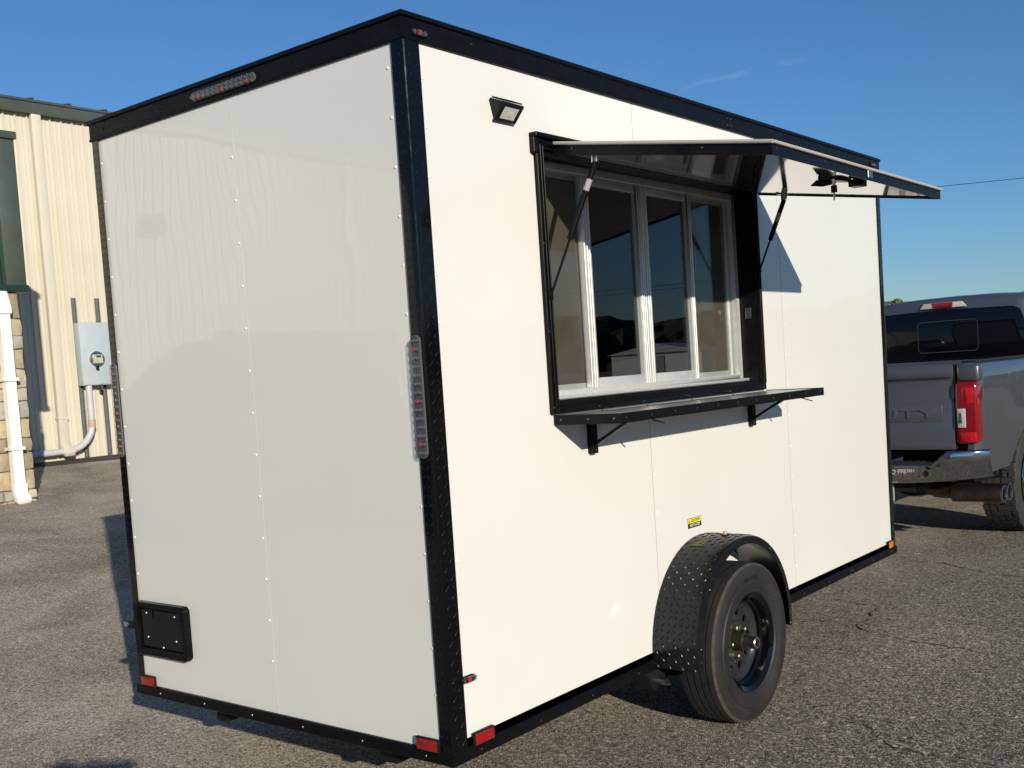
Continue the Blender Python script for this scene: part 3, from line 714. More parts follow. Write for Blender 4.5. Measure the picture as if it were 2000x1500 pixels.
for (x0, x1, y0, y1) in ((HX, OX, AYn, AYn+t_), (HX, OX, AYf-t_, AYf), (OX-t_, OX, AYn+t_, AYf-t_)):
    q = aslab(x0, x1, y0, y1, .004, .041); fr_.add(q.v, q.f)
tp(fr_, 'edge_channel', M_black, awn)
for (x0, x1, y0, y1) in ((HX, OX, AYn, AYn+.028), (HX, OX, AYf-.028, AYf), (OX-.028, OX, AYn+.028, AYf-.028), (HX, HX+.03, AYn+.028, AYf-.028)):
    tp(aslab(x0, x1, y0, y1, .001, .0045), 'top_flange', M_black, awn)
for (a, b) in (((HX+.01, AYn-.004), (OX+.004, AYn-.004)), ((OX+.004, AYn-.004), (OX+.004, AYf+.004)), ((OX+.004, AYf+.004), (HX+.01, AYf+.004))):
    tp(MB().tube([(a[0], a[1], aw(a[0], .001)), (b[0], b[1], aw(b[0], .001))], .006, 8), 'weather_seal', M_seal, awn, smooth=True)
tp(MB().tube([(HX, .60, HZ-.006), (HX, 2.21, HZ-.006)], .008, 10), 'hinge', M_black, awn)
tp(aslab(HX, HX+.034, AYn+.004, AYf-.004, .010, .036), 'hinge_channel', M_black, awn)
for x in (.10, .60): inst('rivet', bscrew, awn, loc(x, AYn-.0002, aw(x, .018)), RYN)
for y in (.70, 1.05, 1.9, 2.17): inst('rivet', bscrew, awn, loc(OX, y, aw(OX, .018)))
tp(MB().box(OX, OX+.004, 1.415, 1.455, aw(OX,.032), aw(OX,.006)), 'strike_plate', M_steel, awn, bevel=.001, seg=1)
# paddle latch under the awning
def under(x, y, d): return (x, y, aw(x, .034+d))
la = MB().add([under(x, y, d) for d in (0, .010) for x, y in ((.655,1.40),(.745,1.40),(.745,1.49),(.655,1.49))], [(3,2,1,0),(4,5,6,7),(0,1,5,4),(1,2,6,5),(2,3,7,6),(3,0,4,7)])
lat = tp(la, 'paddle_latch', M_black, awn, bevel=.003)
tp(MB().add([under(*p) for p in ((.65,1.40,.010),(.70,1.40,.010),(.70,1.47,.012),(.65,1.47,.012),(.63,1.385,.034),(.68,1.385,.036),(.69,1.46,.020),(.65,1.46,.020))], [(3,2,1,0),(4,5,6,7),(0,1,5,4),(1,2,6,5),(2,3,7,6),(3,0,4,7)]), 'paddle', M_black, lat, bevel=.002)
tp(MB().box(.75, .80, 1.445, 1.50, aw(.775,.06), aw(.775,.034)), 'latch_body', M_black, lat, bevel=.003)
tp(MB().box(.712, .722, 1.395, 1.400, aw(.72,.063), aw(.72,.040)), 'key_blade', M_steel, lat)
tp(MB().box(.706, .728, 1.392, 1.402, aw(.72,.088), aw(.72,.062)), 'key_head', M_frame, lat, bevel=.003)
tp(MB().box(.712, .718, 1.398, 1.401, aw(.72,.115), aw(.72,.086)), 'second_key', M_steel, lat)
# gas struts
def gas_strut(yt, yb, xt, zb, lab):
    zt = aw(xt, .034)
    a = Vector((xt, yt, zt-.026)); b = Vector((.022, yb, zb)); m_ = a.lerp(b, .58)
    s_ = tp(MB().tube([a, m_], .0105, 12), 'gas_strut', M_black, label=lab, smooth=True)
    tp(MB().tube([m_.lerp(a, .02), b], .0045, 8), 'strut_rod', M_black, s_, smooth=True)
    tp(MB().tube([a + Vector((0,0,.022)), a], .009, 8), 'ball_stud', M_steel, s_, smooth=True)
    tp(MB().prism([(xt-.030, yt-.020), (xt+.030, yt-.020), (xt+.022, yt+.020), (xt-.022, yt+.020)], zt-.003, zt+.006, 'z'), 'strut_bracket', M_steel, s_, bevel=.001, seg=1)
    tp(MB().box(xt-.012, xt+.012, yt-.006, yt+.006, zt-.026, zt-.002), 'bracket_ear', M_steel, s_)
    tp(MB().box(.012, .024, yb-.010, yb+.010, zb-.018, zb+.018), 'lower_mount', M_black, s_, bevel=.002)
    d = (m_-a).normalized(); tp(MB().tube([a+d*.06, a+d*.10], .0108, 12), 'strut_label', mat('grey_label', (.30,.30,.30), .5), s_, smooth=True)
gas_strut(.700, .607, .172, 1.745, 'gas strut at the near side of the window')
gas_strut(2.168, 2.178, .160, 1.888, 'gas strut at the far side of the window')

# ---- counter shelf
SY0, SY1, SX = .606, 2.222, .280
sh = tp(MB().box(.003, SX-.003, SY0+.003, SY1-.003, 1.318, 1.331), 'counter_shelf', M_shelf, label='fold-down steel counter shelf with black edge')
for (x0, x1, y0, y1) in ((.001, SX, SY0, SY0+.003), (.001, SX, SY1-.003, SY1), (SX-.003, SX, SY0+.003, SY1-.003)):
    tp(MB().box(x0, x1, y0, y1, 1.300, 1.334), 'edge_band', M_black, sh)
for y in [SY0+.03 + k*.155 for k in range(11)]: inst('edge_screw', bscrew, sh, loc(SX, y, 1.317))
for x in (.03, .145, .25): inst('edge_screw', bscrew, sh, loc(x, SY0, 1.317), RYN)
for y in (.86, 1.16, 1.50, 1.85): inst('top_screw', bscrew, sh, loc(.025, y, 1.331), (0, -math.pi/2, 0))
for y in (.812, 2.045):
    b_ = tp(MB().box(-.003, .022, y-.016, y+.016, 1.182, 1.317), 'shelf_bracket', M_black, sh, bevel=.002, seg=1)
    tp(MB().bar((.016, y, 1.212), (.19, y, 1.308), .012, .012), 'brace', M_black, b_)
    tp(MB().box(.0, .24, y-.012, y+.012, 1.303, 1.317), 'arm', M_black, b_, bevel=.002)
    inst('bracket_screw', bscrew, b_, loc(.022, y, 1.215)); inst('bracket_screw', bscrew, b_, loc(.022, y, 1.193))
    tp(MB().bar((.215, y+.05, 1.300), (.27, y+.075, 1.280), .006, .004), 'release_lever', M_black, b_)
    tp(MB().prism([(y-.02,1.318),(y+.15,1.318),(y+.13,1.296),(y+.0,1.296)], .225, .25, 'x'), 'lever_guard', M_black, b_, bevel=.003)

# ---- fender and wheel
FC, FZc, FR, FWd = 1.545, .362, .408, .204
ang = [R(-7 + 194*k/36) for k in range(37)]
fe = MB(); prof_f = [(0, 0), (FWd-.012, 0), (FWd-.003, -.003), (FWd, -.012), (FWd, -.034), (FWd-.003, -.034), (FWd-.003, -.012), (FWd-.012, -.0035), (0, -.0035)]
n = len(prof_f)
fv = [(x, FC - (FR+d)*math.cos(a), FZc + (FR+d)*math.sin(a)) for a in ang for x, d in prof_f]
ff = [(i*n+k, i*n+(k+1) % n, (i+1)*n+(k+1) % n, (i+1)*n+k) for i in range(36) for k in range(n)] + [tuple(range(n)), tuple(36*n+k for k in range(n-1,-1,-1))]
fen = tp(fe.add(fv, ff), 'fender', M_tread, label='black tread plate fender', smooth=True, angle=50)
fl_ = FR*R(194)
tp(lugs(lambda u, v, h: (v, FC - (FR+h-.0002)*math.cos(R(-7)+u/FR), FZc + (FR+h-.0002)*math.sin(R(-7)+u/FR)), int(fl_/.0265), 7, .0265, .0275, l=.027, w=.0068, h=.0026), 'tread_pattern', mat('fender_lugs', (0.008, 0.008, 0.0085), .34, spec=.32), fen, kind='stuff')
tp(lugs(lambda u, v, h: (FWd+h-.0002, FC - (FR-.016-v)*math.cos(R(-7)+u/FR), FZc + (FR-.016-v)*math.sin(R(-7)+u/FR)), int(fl_/.0265), 1, .0265, .012, l=.012, w=.004, h=.0015), 'lip_pattern', M_tread, fen, kind='stuff')
mk_ = tp(MB().tube([(.118, FC+.0, FZc+FR), (.118, FC, FZc+FR+.012), (.118, FC, FZc+FR+.018)], [.009, .010, .007], 10), 'fender_marker', mat('pale_red_lens', (.55,.22,.20), .15, coat=.8), smooth=True)
tp(MB().lathe([(0,.016),(.004,.016),(.005,.0)], (.118, FC, FZc+FR), 'z', 12), 'marker_base', M_frame, mk_)
a0 = R(74)
pf = lambda x, a, h: (x, FC-(FR+h)*math.cos(a), FZc+(FR+h)*math.sin(a))
tp(MB().add([pf(.035, a0-.07, .0022), pf(.085, a0-.07, .0022), pf(.085, a0+.14, .0022), pf(.035, a0+.14, .0022)], [(0,1,2,3)]), 'worn_sticker', M_worn, fen)
# caution sticker on the wall
st = tp(MB().box(-.004, -.0030, 1.458, 1.566, .804, .845), 'caution_sticker', M_stblack)
tp(MB().box(-.0030, -.0026, 1.4605, 1.5635, .8245, .8430), 'yellow_band', M_yellow, st)
mw = lambda y, z, x: basis(loc(x, y, z), (0,1,0), (0,0,1))
text_mesh('CAUTION', .0165, 'lettering', M_stblack, st, mw(1.518, .8338, -.0022), extrude=.0002, xs=.95, bold=.0003)
text_mesh('NOT A STEP', .0165, 'lettering', M_stwhite, st, mw(1.512, .8142, -.0024), extrude=.0002, xs=.90, bold=.0002)
tp(MB().add([(-.0024, 1.4645, .8275), (-.0024, 1.4765, .8275), (-.0024, 1.4705, .8400)], [(0,1,2)]), 'warning_triangle', M_stblack, st)

def wheel_holes(mbx, cx, cy, cz, r0, r1, xs_, nh, rh, rc):
    """annular disc with round holes: one sector per hole"""
    seg = 12
    for h in range(nh):
        a0 = 2*math.pi*h/nh; hc = (cy+rc*math.cos(a0), cz+rc*math.sin(a0)); half = math.pi/nh
        outer = []
        for k in range(seg*2):
            t = 2*math.pi*k/(seg*2)
            # hole point
            hp = (hc[0]+rh*math.cos(t+a0), hc[1]+rh*math.sin(t+a0))
            # sector boundary point along same direction
            dr, dt = math.cos(t), math.sin(t)
            s_ = 10
            if dr > 1e-6: s_ = min(s_, (r1-rc)/dr)
            if dr < -1e-6: s_ = min(s_, (r0-rc)/dr)
            ht = half*rc
            if abs(dt) > 1e-6: s_ = min(s_, ht/abs(dt))
            rr_, tt = rc + dr*s_, (dt*s_)/ht*half
            outer.append((hp, (cy+rr_*math.cos(a0+tt), cz+rr_*math.sin(a0+tt))))
        m2 = len(outer)
        v = [(xs_, p[0][0], p[0][1]) for p in outer] + [(xs_, p[1][0], p[1][1]) for p in outer] + [(xs_-.008, p[0][0], p[0][1]) for p in outer]
        mbx.add(v, [(i, (i+1) % m2, m2+(i+1) % m2, m2+i) for i in range(m2)] + [(i, 2*m2+i, 2*m2+(i+1) % m2, (i+1) % m2) for i in range(m2)])
WC = (0, 1.572, .327); TR = .327
def make_tyre(c, xin, xout, rad, rr_in, grooves, parent, off, sgn=1, mats=(M_rubber, M_scuff)):
    w_ = abs(xout-xin); s_ = 1 if xout > xin else -1
    pr = [(0.12, rr_in), (.03, rr_in+.02), (0, (rad+rr_in)/2), (.02, rad-.045), (.06, rad-.014)]
    g_ = .004
    tread0, tread1 = .10, .90
    pr.append((tread0, rad-.003))
    for gx in grooves:
        pr += [(gx-.018, rad), (gx-.014, rad-.008), (gx+.014, rad-.008), (gx+.018, rad)]
    pr += [(tread1, rad-.003), (.94, rad-.014), (.98, rad-.045), (.985, rad-.060), (.978, rad-.064), (1.0, (rad+rr_in)/2), (.985, rr_in+.035), (.975, rr_in+.033), (.965, rr_in+.015), (.94, rr_in+.012), (.88, rr_in)]
    mbx = MB().lathe([(xin + s_*p[0]*w_, p[1]) for p in pr], c, 'x', 72)
    P = len(pr); i_s = len(pr)-10
    mbx.mi = [1 if (len(pr)-11) <= (i // 72) <= (len(pr)-11) else 0 for i in range(len(mbx.f))]
    return mbx.build('tyre', list(mats), parent, off=off, smooth=True, angle=40)
whl = tag(empty('wheel', loc(.12, WC[1], WC[2]))); whl.parent = tr
WO = (.12, WC[1], WC[2])
def wp(mb, name, m_, **k): return mb.build(name, m_, whl, off=WO, **k)
make_tyre(WC, .028, .212, TR, .192, (.25, .42, .58, .75), whl, WO)
M_rim = mat('gloss_black_rim', (.003,.003,.0035), rough=.10, spec=.35, coat=.12, noise=.2, nscale=20)
wp(MB().lathe([(.055,.196),(.075,.180),(.12,.172),(.13,.165),(.150,.166),(.158,.176),(.188,.180),(.194,.190),(.200,.199),(.197,.203),(.190,.203)], (0, WC[1], WC[2]), 'x', 64), 'rim_barrel', M_rim, smooth=True, angle=30)
ds_ = MB(); wheel_holes(ds_, 0, WC[1], WC[2], .085, .150, .118, 10, .017, .118)
ds_.lathe([(.118,.150),(.124,.158),(.138,.166)], (0, WC[1], WC[2]), 'x', 64)
ds_.lathe([(.118,.085),(.126,.080),(.126,.045),(.120,.040),(.110,.038)], (0, WC[1], WC[2]), 'x', 48)
wp(ds_, 'rim_disc', mat('satin_black_disc', (.026,.026,.027), .20, spec=.5, coat=.3), smooth=True, angle=30)
wp(MB().lathe([(.06,.0),(.06,.16)], (0, WC[1], WC[2]), 'x', 32), 'brake_drum', mat('drum_black', (.002,.002,.002), .9, spec=.05))
wp(MB().lathe([(.11,.039),(.168,.037),(.172,.030),(.176,.029)], (0, WC[1], WC[2]), 'x', 32), 'hub', mat('greasy_hub', (.05,.045,.03), .3, metal=.6), smooth=True, angle=30)
wp(MB().lathe([(.2005,.0155),(.20,.0)], (0, WC[1], WC[2]), 'x', 20), 'spindle_end', M_frame)
wp(MB().lathe([(.165,.028),(.222,.026),(.225,.023),(.224,.016),(.200,.0155)], (0, WC[1], WC[2]), 'x', 28), 'grease_cap', M_steel, smooth=True, angle=30)
for k in range(5):
    a = R(72*k + 38); cy, cz = WC[1]+.062*math.cos(a), WC[2]+.062*math.sin(a)
    wp(MB().lathe([(.122,.0125),(.130,.0115),(.148,.0105),(.151,.006),(.151,.0)], (0, cy, cz), 'x', 6), 'lug_nut', M_brass)
wp(MB().lathe([(.2095,.006),(.2115,.005),(.2116,.0)], (0, WC[1]+.205, WC[2]+.155), 'x', 10), 'red_dot', mat('red_paint_dot', (.6,.03,.05), .5))
text_mesh('TRAILER', .030, 'sidewall_lettering', M_rubber, whl, basis((.2118-.12, 0, .262), (0,1,0), (0,0,1)), extrude=.0008)
# chassis
ch = tp(MB().box(-.42, -.36, .1, LN+.1, .215, .303), 'frame_rail', M_frame); tp(MB().box(-W+.36, -W+.42, .1, LN+.1, .215, .303), 'frame_rail', M_frame)
tp(MB().tube([(-W-.05, WC[1], .25), (.06, WC[1], .25)], .038, 12), 'axle', M_frame, smooth=True)
tp(MB().prism([(1.18,.30),(1.24,.25),(1.57,.215),(1.9,.25),(1.96,.30),(1.96,.29),(1.57,.185),(1.18,.28)], -.06, -.01, 'x'), 'leaf_spring', M_frame)
hg = tp(MB().prism([(1.08,.303),(1.22,.303),(1.20,.235),(1.12,.225)], -.09, .005, 'x'), 'spring_hanger', M_frame, bevel=.004)
tp(MB().tube([(-.10,1.16,.255),(.045,1.16,.255)], .014, 8), 'hanger_bolt', M_steel, hg)
# far wheel (other side)
fw = tag(empty('wheel', loc(-W-.12, WC[1], WC[2]))); fw.parent = tr
make_tyre(WC, -W-.028, -W-.212, TR, .192, (.25, .42, .58, .75), fw, (-W-.12, WC[1], WC[2]))
MB().lathe([(-W-.18,.20),(-W-.10,.15),(-W-.10,.0)], (0, WC[1], WC[2]), 'x', 32).build('rim_disc', M_rim, fw, off=(-W-.12, WC[1], WC[2]), smooth=True)
ff2 = [(-W-x, y, z) for (x, y, z) in fv]
tp(MB().add(ff2, ff), 'fender', M_tread, smooth=True, angle=50)
# tongue and jack
tp(MB().bar((-.42, LN-.1, .26), (-W/2, LN+1.15, .40), .06, .09), 'tongue_arm', M_frame)
tp(MB().bar((-W+.42, LN-.1, .26), (-W/2, LN+1.15, .40), .06, .09), 'tongue_arm', M_frame)
tp(MB().box(-W/2-.05, -W/2+.05, LN+1.08, LN+1.32, .40, .50), 'coupler', M_frame, bevel=.01)
tp(MB().tube([(-W/2, LN+.85, .18), (-W/2, LN+.85, .85)], .035, 12), 'tongue_jack', M_frame, smooth=True)

# ================================================================== PICKUP TRUCK
TX, TY = -.885, 5.33            # centre line, tailgate plane
TKO = (TX, TY, 0)
tk = tag(empty('pickup_truck', TKO, R(-1.3)), 'silver grey crew cab pickup truck hitched in front of the trailer', 'truck')
M_paint = mat('silver_grey_paint', (.150, .160, .182), rough=.30, metal=.7, spec=.5, coat=1.0, coat_rough=.02, noise=.03, nscale=200)
M_tint = mat('privacy_glass', (.003, .003, .005), rough=.03, spec=.35)
M_plast = mat('black_plastic', (.015, .015, .016), rough=.5, noise=.3, nscale=20)
M_tl_red = mat('tail_lamp_red', (.20, .003, .008), rough=.10, coat=1.0, noise=.12, nscale=30)
M_tl_bright = mat('tail_lamp_bright_red', (.50, .006, .008), rough=.10, coat=1.0)
M_tl_clear = mat('tail_lamp_clear', (.50, .46, .43), rough=.12, coat=1.0, bump=.4, bscale=180, bdist=.002)
M_exh = mat('exhaust_steel', (.10, .075, .065), rough=.35, metal=.9, noise=.3, nscale=12)
def kp(mb, name, m_, parent=None, label=None, kind=None, **k):
    o = mb.build(name, m_, parent or tk, off=(0,0,0), **k)   # local coordinates: x right, y forward from the tailgate
    if label: o['label'] = label
    if kind: o['kind'] = kind
    return o
HW = .945                        # half width at the belt
AXR, AXF, WR = 1.20, 5.25, .405  # rear / front axle y, wheel radius
BEDF = 2.08                      # front of the bed
def bulge(z):                    # body half width by height
    pts = [(.50, .900), (.60, .925), (.75, .938), (.95, .945), (1.15, .940), (1.27, .930), (1.33, .915), (1.352, .890)]
    if z <= pts[0][0]: return pts[0][1]
    for (a, x), (b, y) in zip(pts, pts[1:]):
        if z <= b: return x + (y-x)*(z-a)/(b-a)
    return pts[-1][1]
def body_side(s, y0, y1, zlow, ztop, arch=None, ar=.50, taper=0.0):
    mbx = MB(); ny = max(8, int((y1-y0)/.04)); zs = [0, .06, .15, .3, .45, .6, .75, .88, .95, .985, 1.0]
    v = []
    for i in range(ny+1):
        y = y0 + (y1-y0)*i/ny; zl = zlow; fl = 0
        if arch is not None:
            d = abs(y-arch)
            if d < ar: zl = max(zlow, .40 + math.sqrt(ar*ar-d*d)*.98)
            fl = .030*max(0, 1-(max(0, abs(math.hypot(y-arch, 0)-0)-ar*.4)/(ar*.95))**2) if d < ar*1.3 else 0
        ti = taper*max(0, 1-(y-y0)/.10)**2
        for t in zs:
            z = zl + (ztop-zl)*t
            q = max(0, 1-abs(z-.80)/.32)
            v.append((s*(bulge(z) + fl*q - ti), y, z))
    n = len(zs)
    f = [(i*n+k, (i+1)*n+k, (i+1)*n+k+1, i*n+k+1) for i in range(ny) for k in range(n-1)]
    o = len(v)
    # give it thickness: an inner skin and the rim along arch and top
    v2 = [(x - s*.045, y, z) for (x, y, z) in v]
    f2 = [tuple(reversed([i+o for i in q])) for q in f]
    rim = []
    for i in range(ny):
        rim.append((i*n, i*n+o, (i+1)*n+o, (i+1)*n)); rim.append((i*n+n-1, (i+1)*n+n-1, (i+1)*n+n-1+o, i*n+n-1+o))
    for k in range(n-1):
        rim.append((k, k+1, k+1+o, k+o)); rim.append((ny*n+k, ny*n+k+o, ny*n+k+1+o, ny*n+k+1))
    return mbx.add(v+v2, f+f2+rim)
for s in (1, -1):
    bs = kp(body_side(s, .02, BEDF, .56, 1.352, AXR, .50, taper=.045), 'bed_side', M_paint, smooth=True, angle=40)
    kp(MB().box(s*.80, s*.905, .10, BEDF-.02, 1.352, 1.368), 'rail_cap', M_plast, bs, bevel=.006)
    kp(MB().box(s*.70, s*.84, .8, 1.62, .42, .98), 'wheel_well', M_frame, bs)
kp(MB().box(-.85, .85, .05, BEDF, .80, .84), 'bed_floor', M_plast)
kp(MB().box(-.86, .86, BEDF-.05, BEDF-.01, .82, 1.345), 'bed_front', M_paint)
# tailgate: layered stampings
tg = kp(MB().prism([(-.015,.752),(.055,.752),(.055,1.352),(.0,1.352),(-.012,1.335),(-.018,1.29),(-.010,1.258),(.004,1.238),(.004,1.11),(-.006,1.098),(-.006,.90),(-.016,.885),(-.016,.78)], -.775, .775, 'x'), 'tailgate', M_paint, bevel=.004, smooth=True)
kp(MB().prism([(-.69,.945),(.69,.945),(.69,1.062),(-.69,1.062)], -.009, .0, 'y'), 'name_panel', M_paint, tg, bevel=.003)
text_mesh('SUPER DUTY', .088, 'lettering', mat('embossed_letter', (.15,.16,.18), .3, metal=.55, coat=1.0), tg, basis((.0, -.0100, 1.005), (1,0,0), (0,0,1)), extrude=.006, xs=1.72, width=1.30)
kp(MB().box(-.76, .76, -.019, -.006, 1.256, 1.261), 'crease_line', M_plast, tg)
kp(MB().box(-.15, .15, -.012, .0, 1.15, 1.225), 'handle', M_plast, tg, bevel=.008)
for s in (1, -1):
    kp(MB().box(s*.776, s*.783, -.004, .05, .76, 1.35), 'gate_gap', M_frame)
    tl = kp(MB().prism([(.785,.792),(.925,.792),(.936,.83),(.936,1.185),(.925,1.222),(.785,1.222)] if s > 0 else [(-.785,.792),(-.785,1.222),(-.925,1.222),(-.936,1.185),(-.936,.83),(-.925,.792)], -.028, .20, 'y'), 'tail_light', M_tl_red, bevel=.020, seg=3)
    kp(MB().box(s*.832, s*.915, -.031, -.020, 1.075, 1.185), 'lamp_bar', M_tl_bright, tl, bevel=.006)
    kp(MB().box(s*.848, s*.872, -.033, -.025, 1.088, 1.172), 'lamp_core', M_tl_red, tl, bevel=.003)
    kp(MB().box(s*.800, s*.858, -.031, -.020, .905, 1.040), 'reverse_lamp', M_tl_clear, tl, bevel=.006)
    kp(MB().box(s*.808, s*.832, -.034, -.028, .935, 1.01), 'reverse_bulb', M_steel, tl, bevel=.004)
    kp(MB().box(s*.822, s*.925, -.031, -.020, .805, .875), 'lower_lamp', M_tl_bright, tl, bevel=.006)
    kp(MB().box(s*.790, s*.950, -.005, .10, 1.224, 1.345), 'corner_post', M_paint, bevel=.025, seg=3)
# rear bumper: chrome corners sweep down, black step in the middle
def bumper_y(x): return -.125 + .17*max(0, (abs(x)-.62)/.36)**2.2
nb = 40; bv = []; bx = [-.985 + 1.97*i/nb for i in range(nb+1)]
for x in bx:
    c = abs(x); y = bumper_y(x); dip = .0 if c > .74 else .085*min(1, (.74-c)/.10)
    lowr = .515 + .035*max(0, (c-.45)/.5); top = .745 - dip
    bv += [(x, y+.06, top+.003), (x, y+.008, top+.003), (x, y-.004, top-.010), (x, y+.020, (top+lowr)/2+.02), (x, y+.052, lowr+.03), (x, y+.07, lowr), (x, y+.09, lowr)]
bm_ = kp(MB().add(bv, [(i*7+k, i*7+k+1, (i+1)*7+k+1, (i+1)*7+k) for i in range(nb) for k in range(6)]), 'rear_bumper', M_chrome, smooth=True, angle=60)
kp(MB().box(-.70, .70, -.118, .02, .640, .668), 'step_pad', M_plast, bm_, bevel=.006)
for k in range(22): kp(MB().box(-.66+k*.06, -.625+k*.06, -.10, -.01, .668, .674), 'pad_rib', M_plast, bm_)
kp(MB().prism([(-.30,.655),(.36,.655),(.30,.600),(-.24,.560)], -.140, -.126, 'y'), 'plate_recess', M_frame, bm_, bevel=.004)
kp(MB().prism([(-.18,.612),(.24,.640),(.30,.640),(.30,.652),(-.24,.652),(-.24,.612)], -.141, -.145, 'y'), 'recess_lip', M_plast, bm_)
text_mesh('GQ FRJ307', .040, 'plate_lettering', mat('plate_letter', (.5,.5,.5), .5), bm_, basis((.41, -.112, .606), (1,0,.10), (-.10,0,1)), extrude=.0015, xs=1.15)
for x in (.60, -.60, .25, -.25): kp(MB().lathe([(0,.022),(-.004,.022),(-.004,.012),(.004,.010),(.004,0)], (x, bumper_y(x)-.007, .595), 'y', 18), 'parking_sensor', M_plast, bm_, smooth=True)
# hitch, exhaust, underbody
kp(MB().box(-.45, .45, .02, .12, .44, .53), 'hitch_beam', M_frame, bevel=.008)
kp(MB().box(-.05, .05, -.12, .1, .43, .52), 'hitch_receiver', M_frame, bevel=.006)
kp(MB().box(-.035, .035, -.42, -.10, .36, .43), 'ball_mount', M_frame, bevel=.006)
kp(MB().lathe([(.43,.015),(.46,.018),(.48,.028),(.50,.024),(.51,0)], (0,-.36,0), 'z', 16), 'hitch_ball', M_chrome, smooth=True)
for x, hgt in ((.12, .13), (.24, .15)): 
    q = kp(MB().box(x, x+.07, -.04, .02, .375, .375+hgt), 'connector_bracket', mat('bracket_white', (.28,.29,.31), .5), bevel=.006)
    kp(MB().box(x+.015, x+.055, -.052, -.035, .395, .375+hgt-.03), 'connector_socket', M_frame, q, bevel=.004)
kp(MB().tube([(.30,.95,.40),(.38,.62,.395),(.60,.52,.39),(.92,.55,.385)], .062, 14), 'exhaust_pipe', M_exh, smooth=True)
for dy in (0, .13):
    t2 = kp(MB().tube([(.60,.40+dy,.385),(.955,.44+dy,.385)], .060, 20, caps=False), 'exhaust_tip', M_exh, smooth=True)
    kp(MB().lathe([(-.03,.056),(-.03,.0)], (.955,.44+dy,.385), 'x', 16), 'tip_bore', M_frame, t2)
    kp(MB().lathe([(-.012,.061),(.004,.062),(.006,.058),(.004,.054),(-.012,.053)], (.955,.44+dy,.385), 'x', 24), 'tip_ring', M_steel, t2, smooth=True, angle=30)
kp(MB().tube([(-.72,AXR,.40),(.72,AXR,.40)], .055, 12), 'rear_axle', M_frame, smooth=True)
kp(MB().lathe([(-.16,.06),(-.10,.13),(.0,.155),(.10,.13),(.16,.06)], (0,AXR,.40), 'x', 16), 'differential', M_frame, smooth=True)
for s in (1,-1): kp(MB().box(s*.42, s*.50, .10, 6.0, .48, .64), 'chassis_rail', M_frame)
kp(MB().prism([(s_, z_) for s_, z_ in ((.62,.60),(.86,.60),(.86,.50),(.70,.44))], .62, .64, 'y'), 'mud_flap', M_plast)
kp(MB().box(-.28, .28, 1.7, 2.8, .42, .60), 'fuel_tank', M_frame, bevel=.03)
kp(MB().tube([(.30,.45,.47),(.34,.8,.48),(.36,1.6,.47)], .10, 14), 'muffler', M_exh, smooth=True)
# cab: loft of cross sections in plan
CB0, CB1 = BEDF+.03, 4.35
def ring(y, hw_b, hw_t, z0, zb, zt):
    pts = [(hw_b-.02, z0), (hw_b+.005, (z0+zb)/2), (hw_b-.03, zb), (hw_t+.035, zt-.13), (hw_t+.005, zt-.055), (hw_t-.055, zt-.012), (hw_t*.5, zt+.012), (0, zt+.018)]
    return [(x, y, z) for x, z in pts] + [(-x, y, z) for x, z in reversed(pts[:-1])]
secs = [ring(CB0, .925, .66, .56, 1.33, 1.855), ring(CB0+.03, .940, .695, .52, 1.34, 1.885), ring(CB0+.5, .945, .72, .50, 1.34, 1.915), ring(CB0+1.5, .945, .72, .50, 1.34, 1.915), ring(CB0+1.85, .94, .69, .50, 1.33, 1.87)]
cabv = [p for s_ in secs for p in s_]; n = len(secs[0])
cabf = [(i*n+k, i*n+(k+1) % n, (i+1)*n+(k+1) % n, (i+1)*n+k) for i in range(len(secs)-1) for k in range(n)] + [tuple(range(n-1,-1,-1)), tuple((len(secs)-1)*n+k for k in range(n))]
cab = kp(MB().add(cabv, cabf), 'cab', M_paint, smooth=True, angle=45)
# rear window, wide dark glass
kp(MB().prism([(-.80,1.335),(.80,1.335),(.655,1.755),(.60,1.785),(0,1.80),(-.60,1.785),(-.655,1.755)], CB0-.012, CB0+.01, 'y'), 'rear_window', M_tint, cab, bevel=.004)
sl = rrect(-.235, .30, 1.42, 1.70, .04); si = rrect(-.230, .295, 1.425, 1.695, .035); n = len(sl)
kp(MB().add([(p[0], CB0-.014, p[1]) for p in sl] + [(p[0], CB0-.014, p[1]) for p in si], [(i, (i+1) % n, n+(i+1) % n, n+i) for i in range(n)]), 'slider_outline', mat('slider_seal', (.045,.045,.045), .4), cab)
bl = kp(MB().prism([(-.21,1.812),(.21,1.812),(.17,1.862),(-.17,1.862)], CB0-.022, CB0+.02, 'y'), 'high_brake_light', M_tl_clear, cab, bevel=.008)
kp(MB().prism([(-.085,1.815),(.085,1.815),(.095,1.859),(-.095,1.859)], CB0-.026, CB0-.010, 'y'), 'brake_lens', M_tl_red, bl, bevel=.004)
for x in (-.62, -.30, .30, .62):
    kp(MB().prism([(x-.055,1.905),(x+.055,1.905),(x+.042,1.958),(x-.042,1.958)], CB0+1.45, CB0+1.62, 'y'), 'roof_marker', M_plast, cab, bevel=.012)
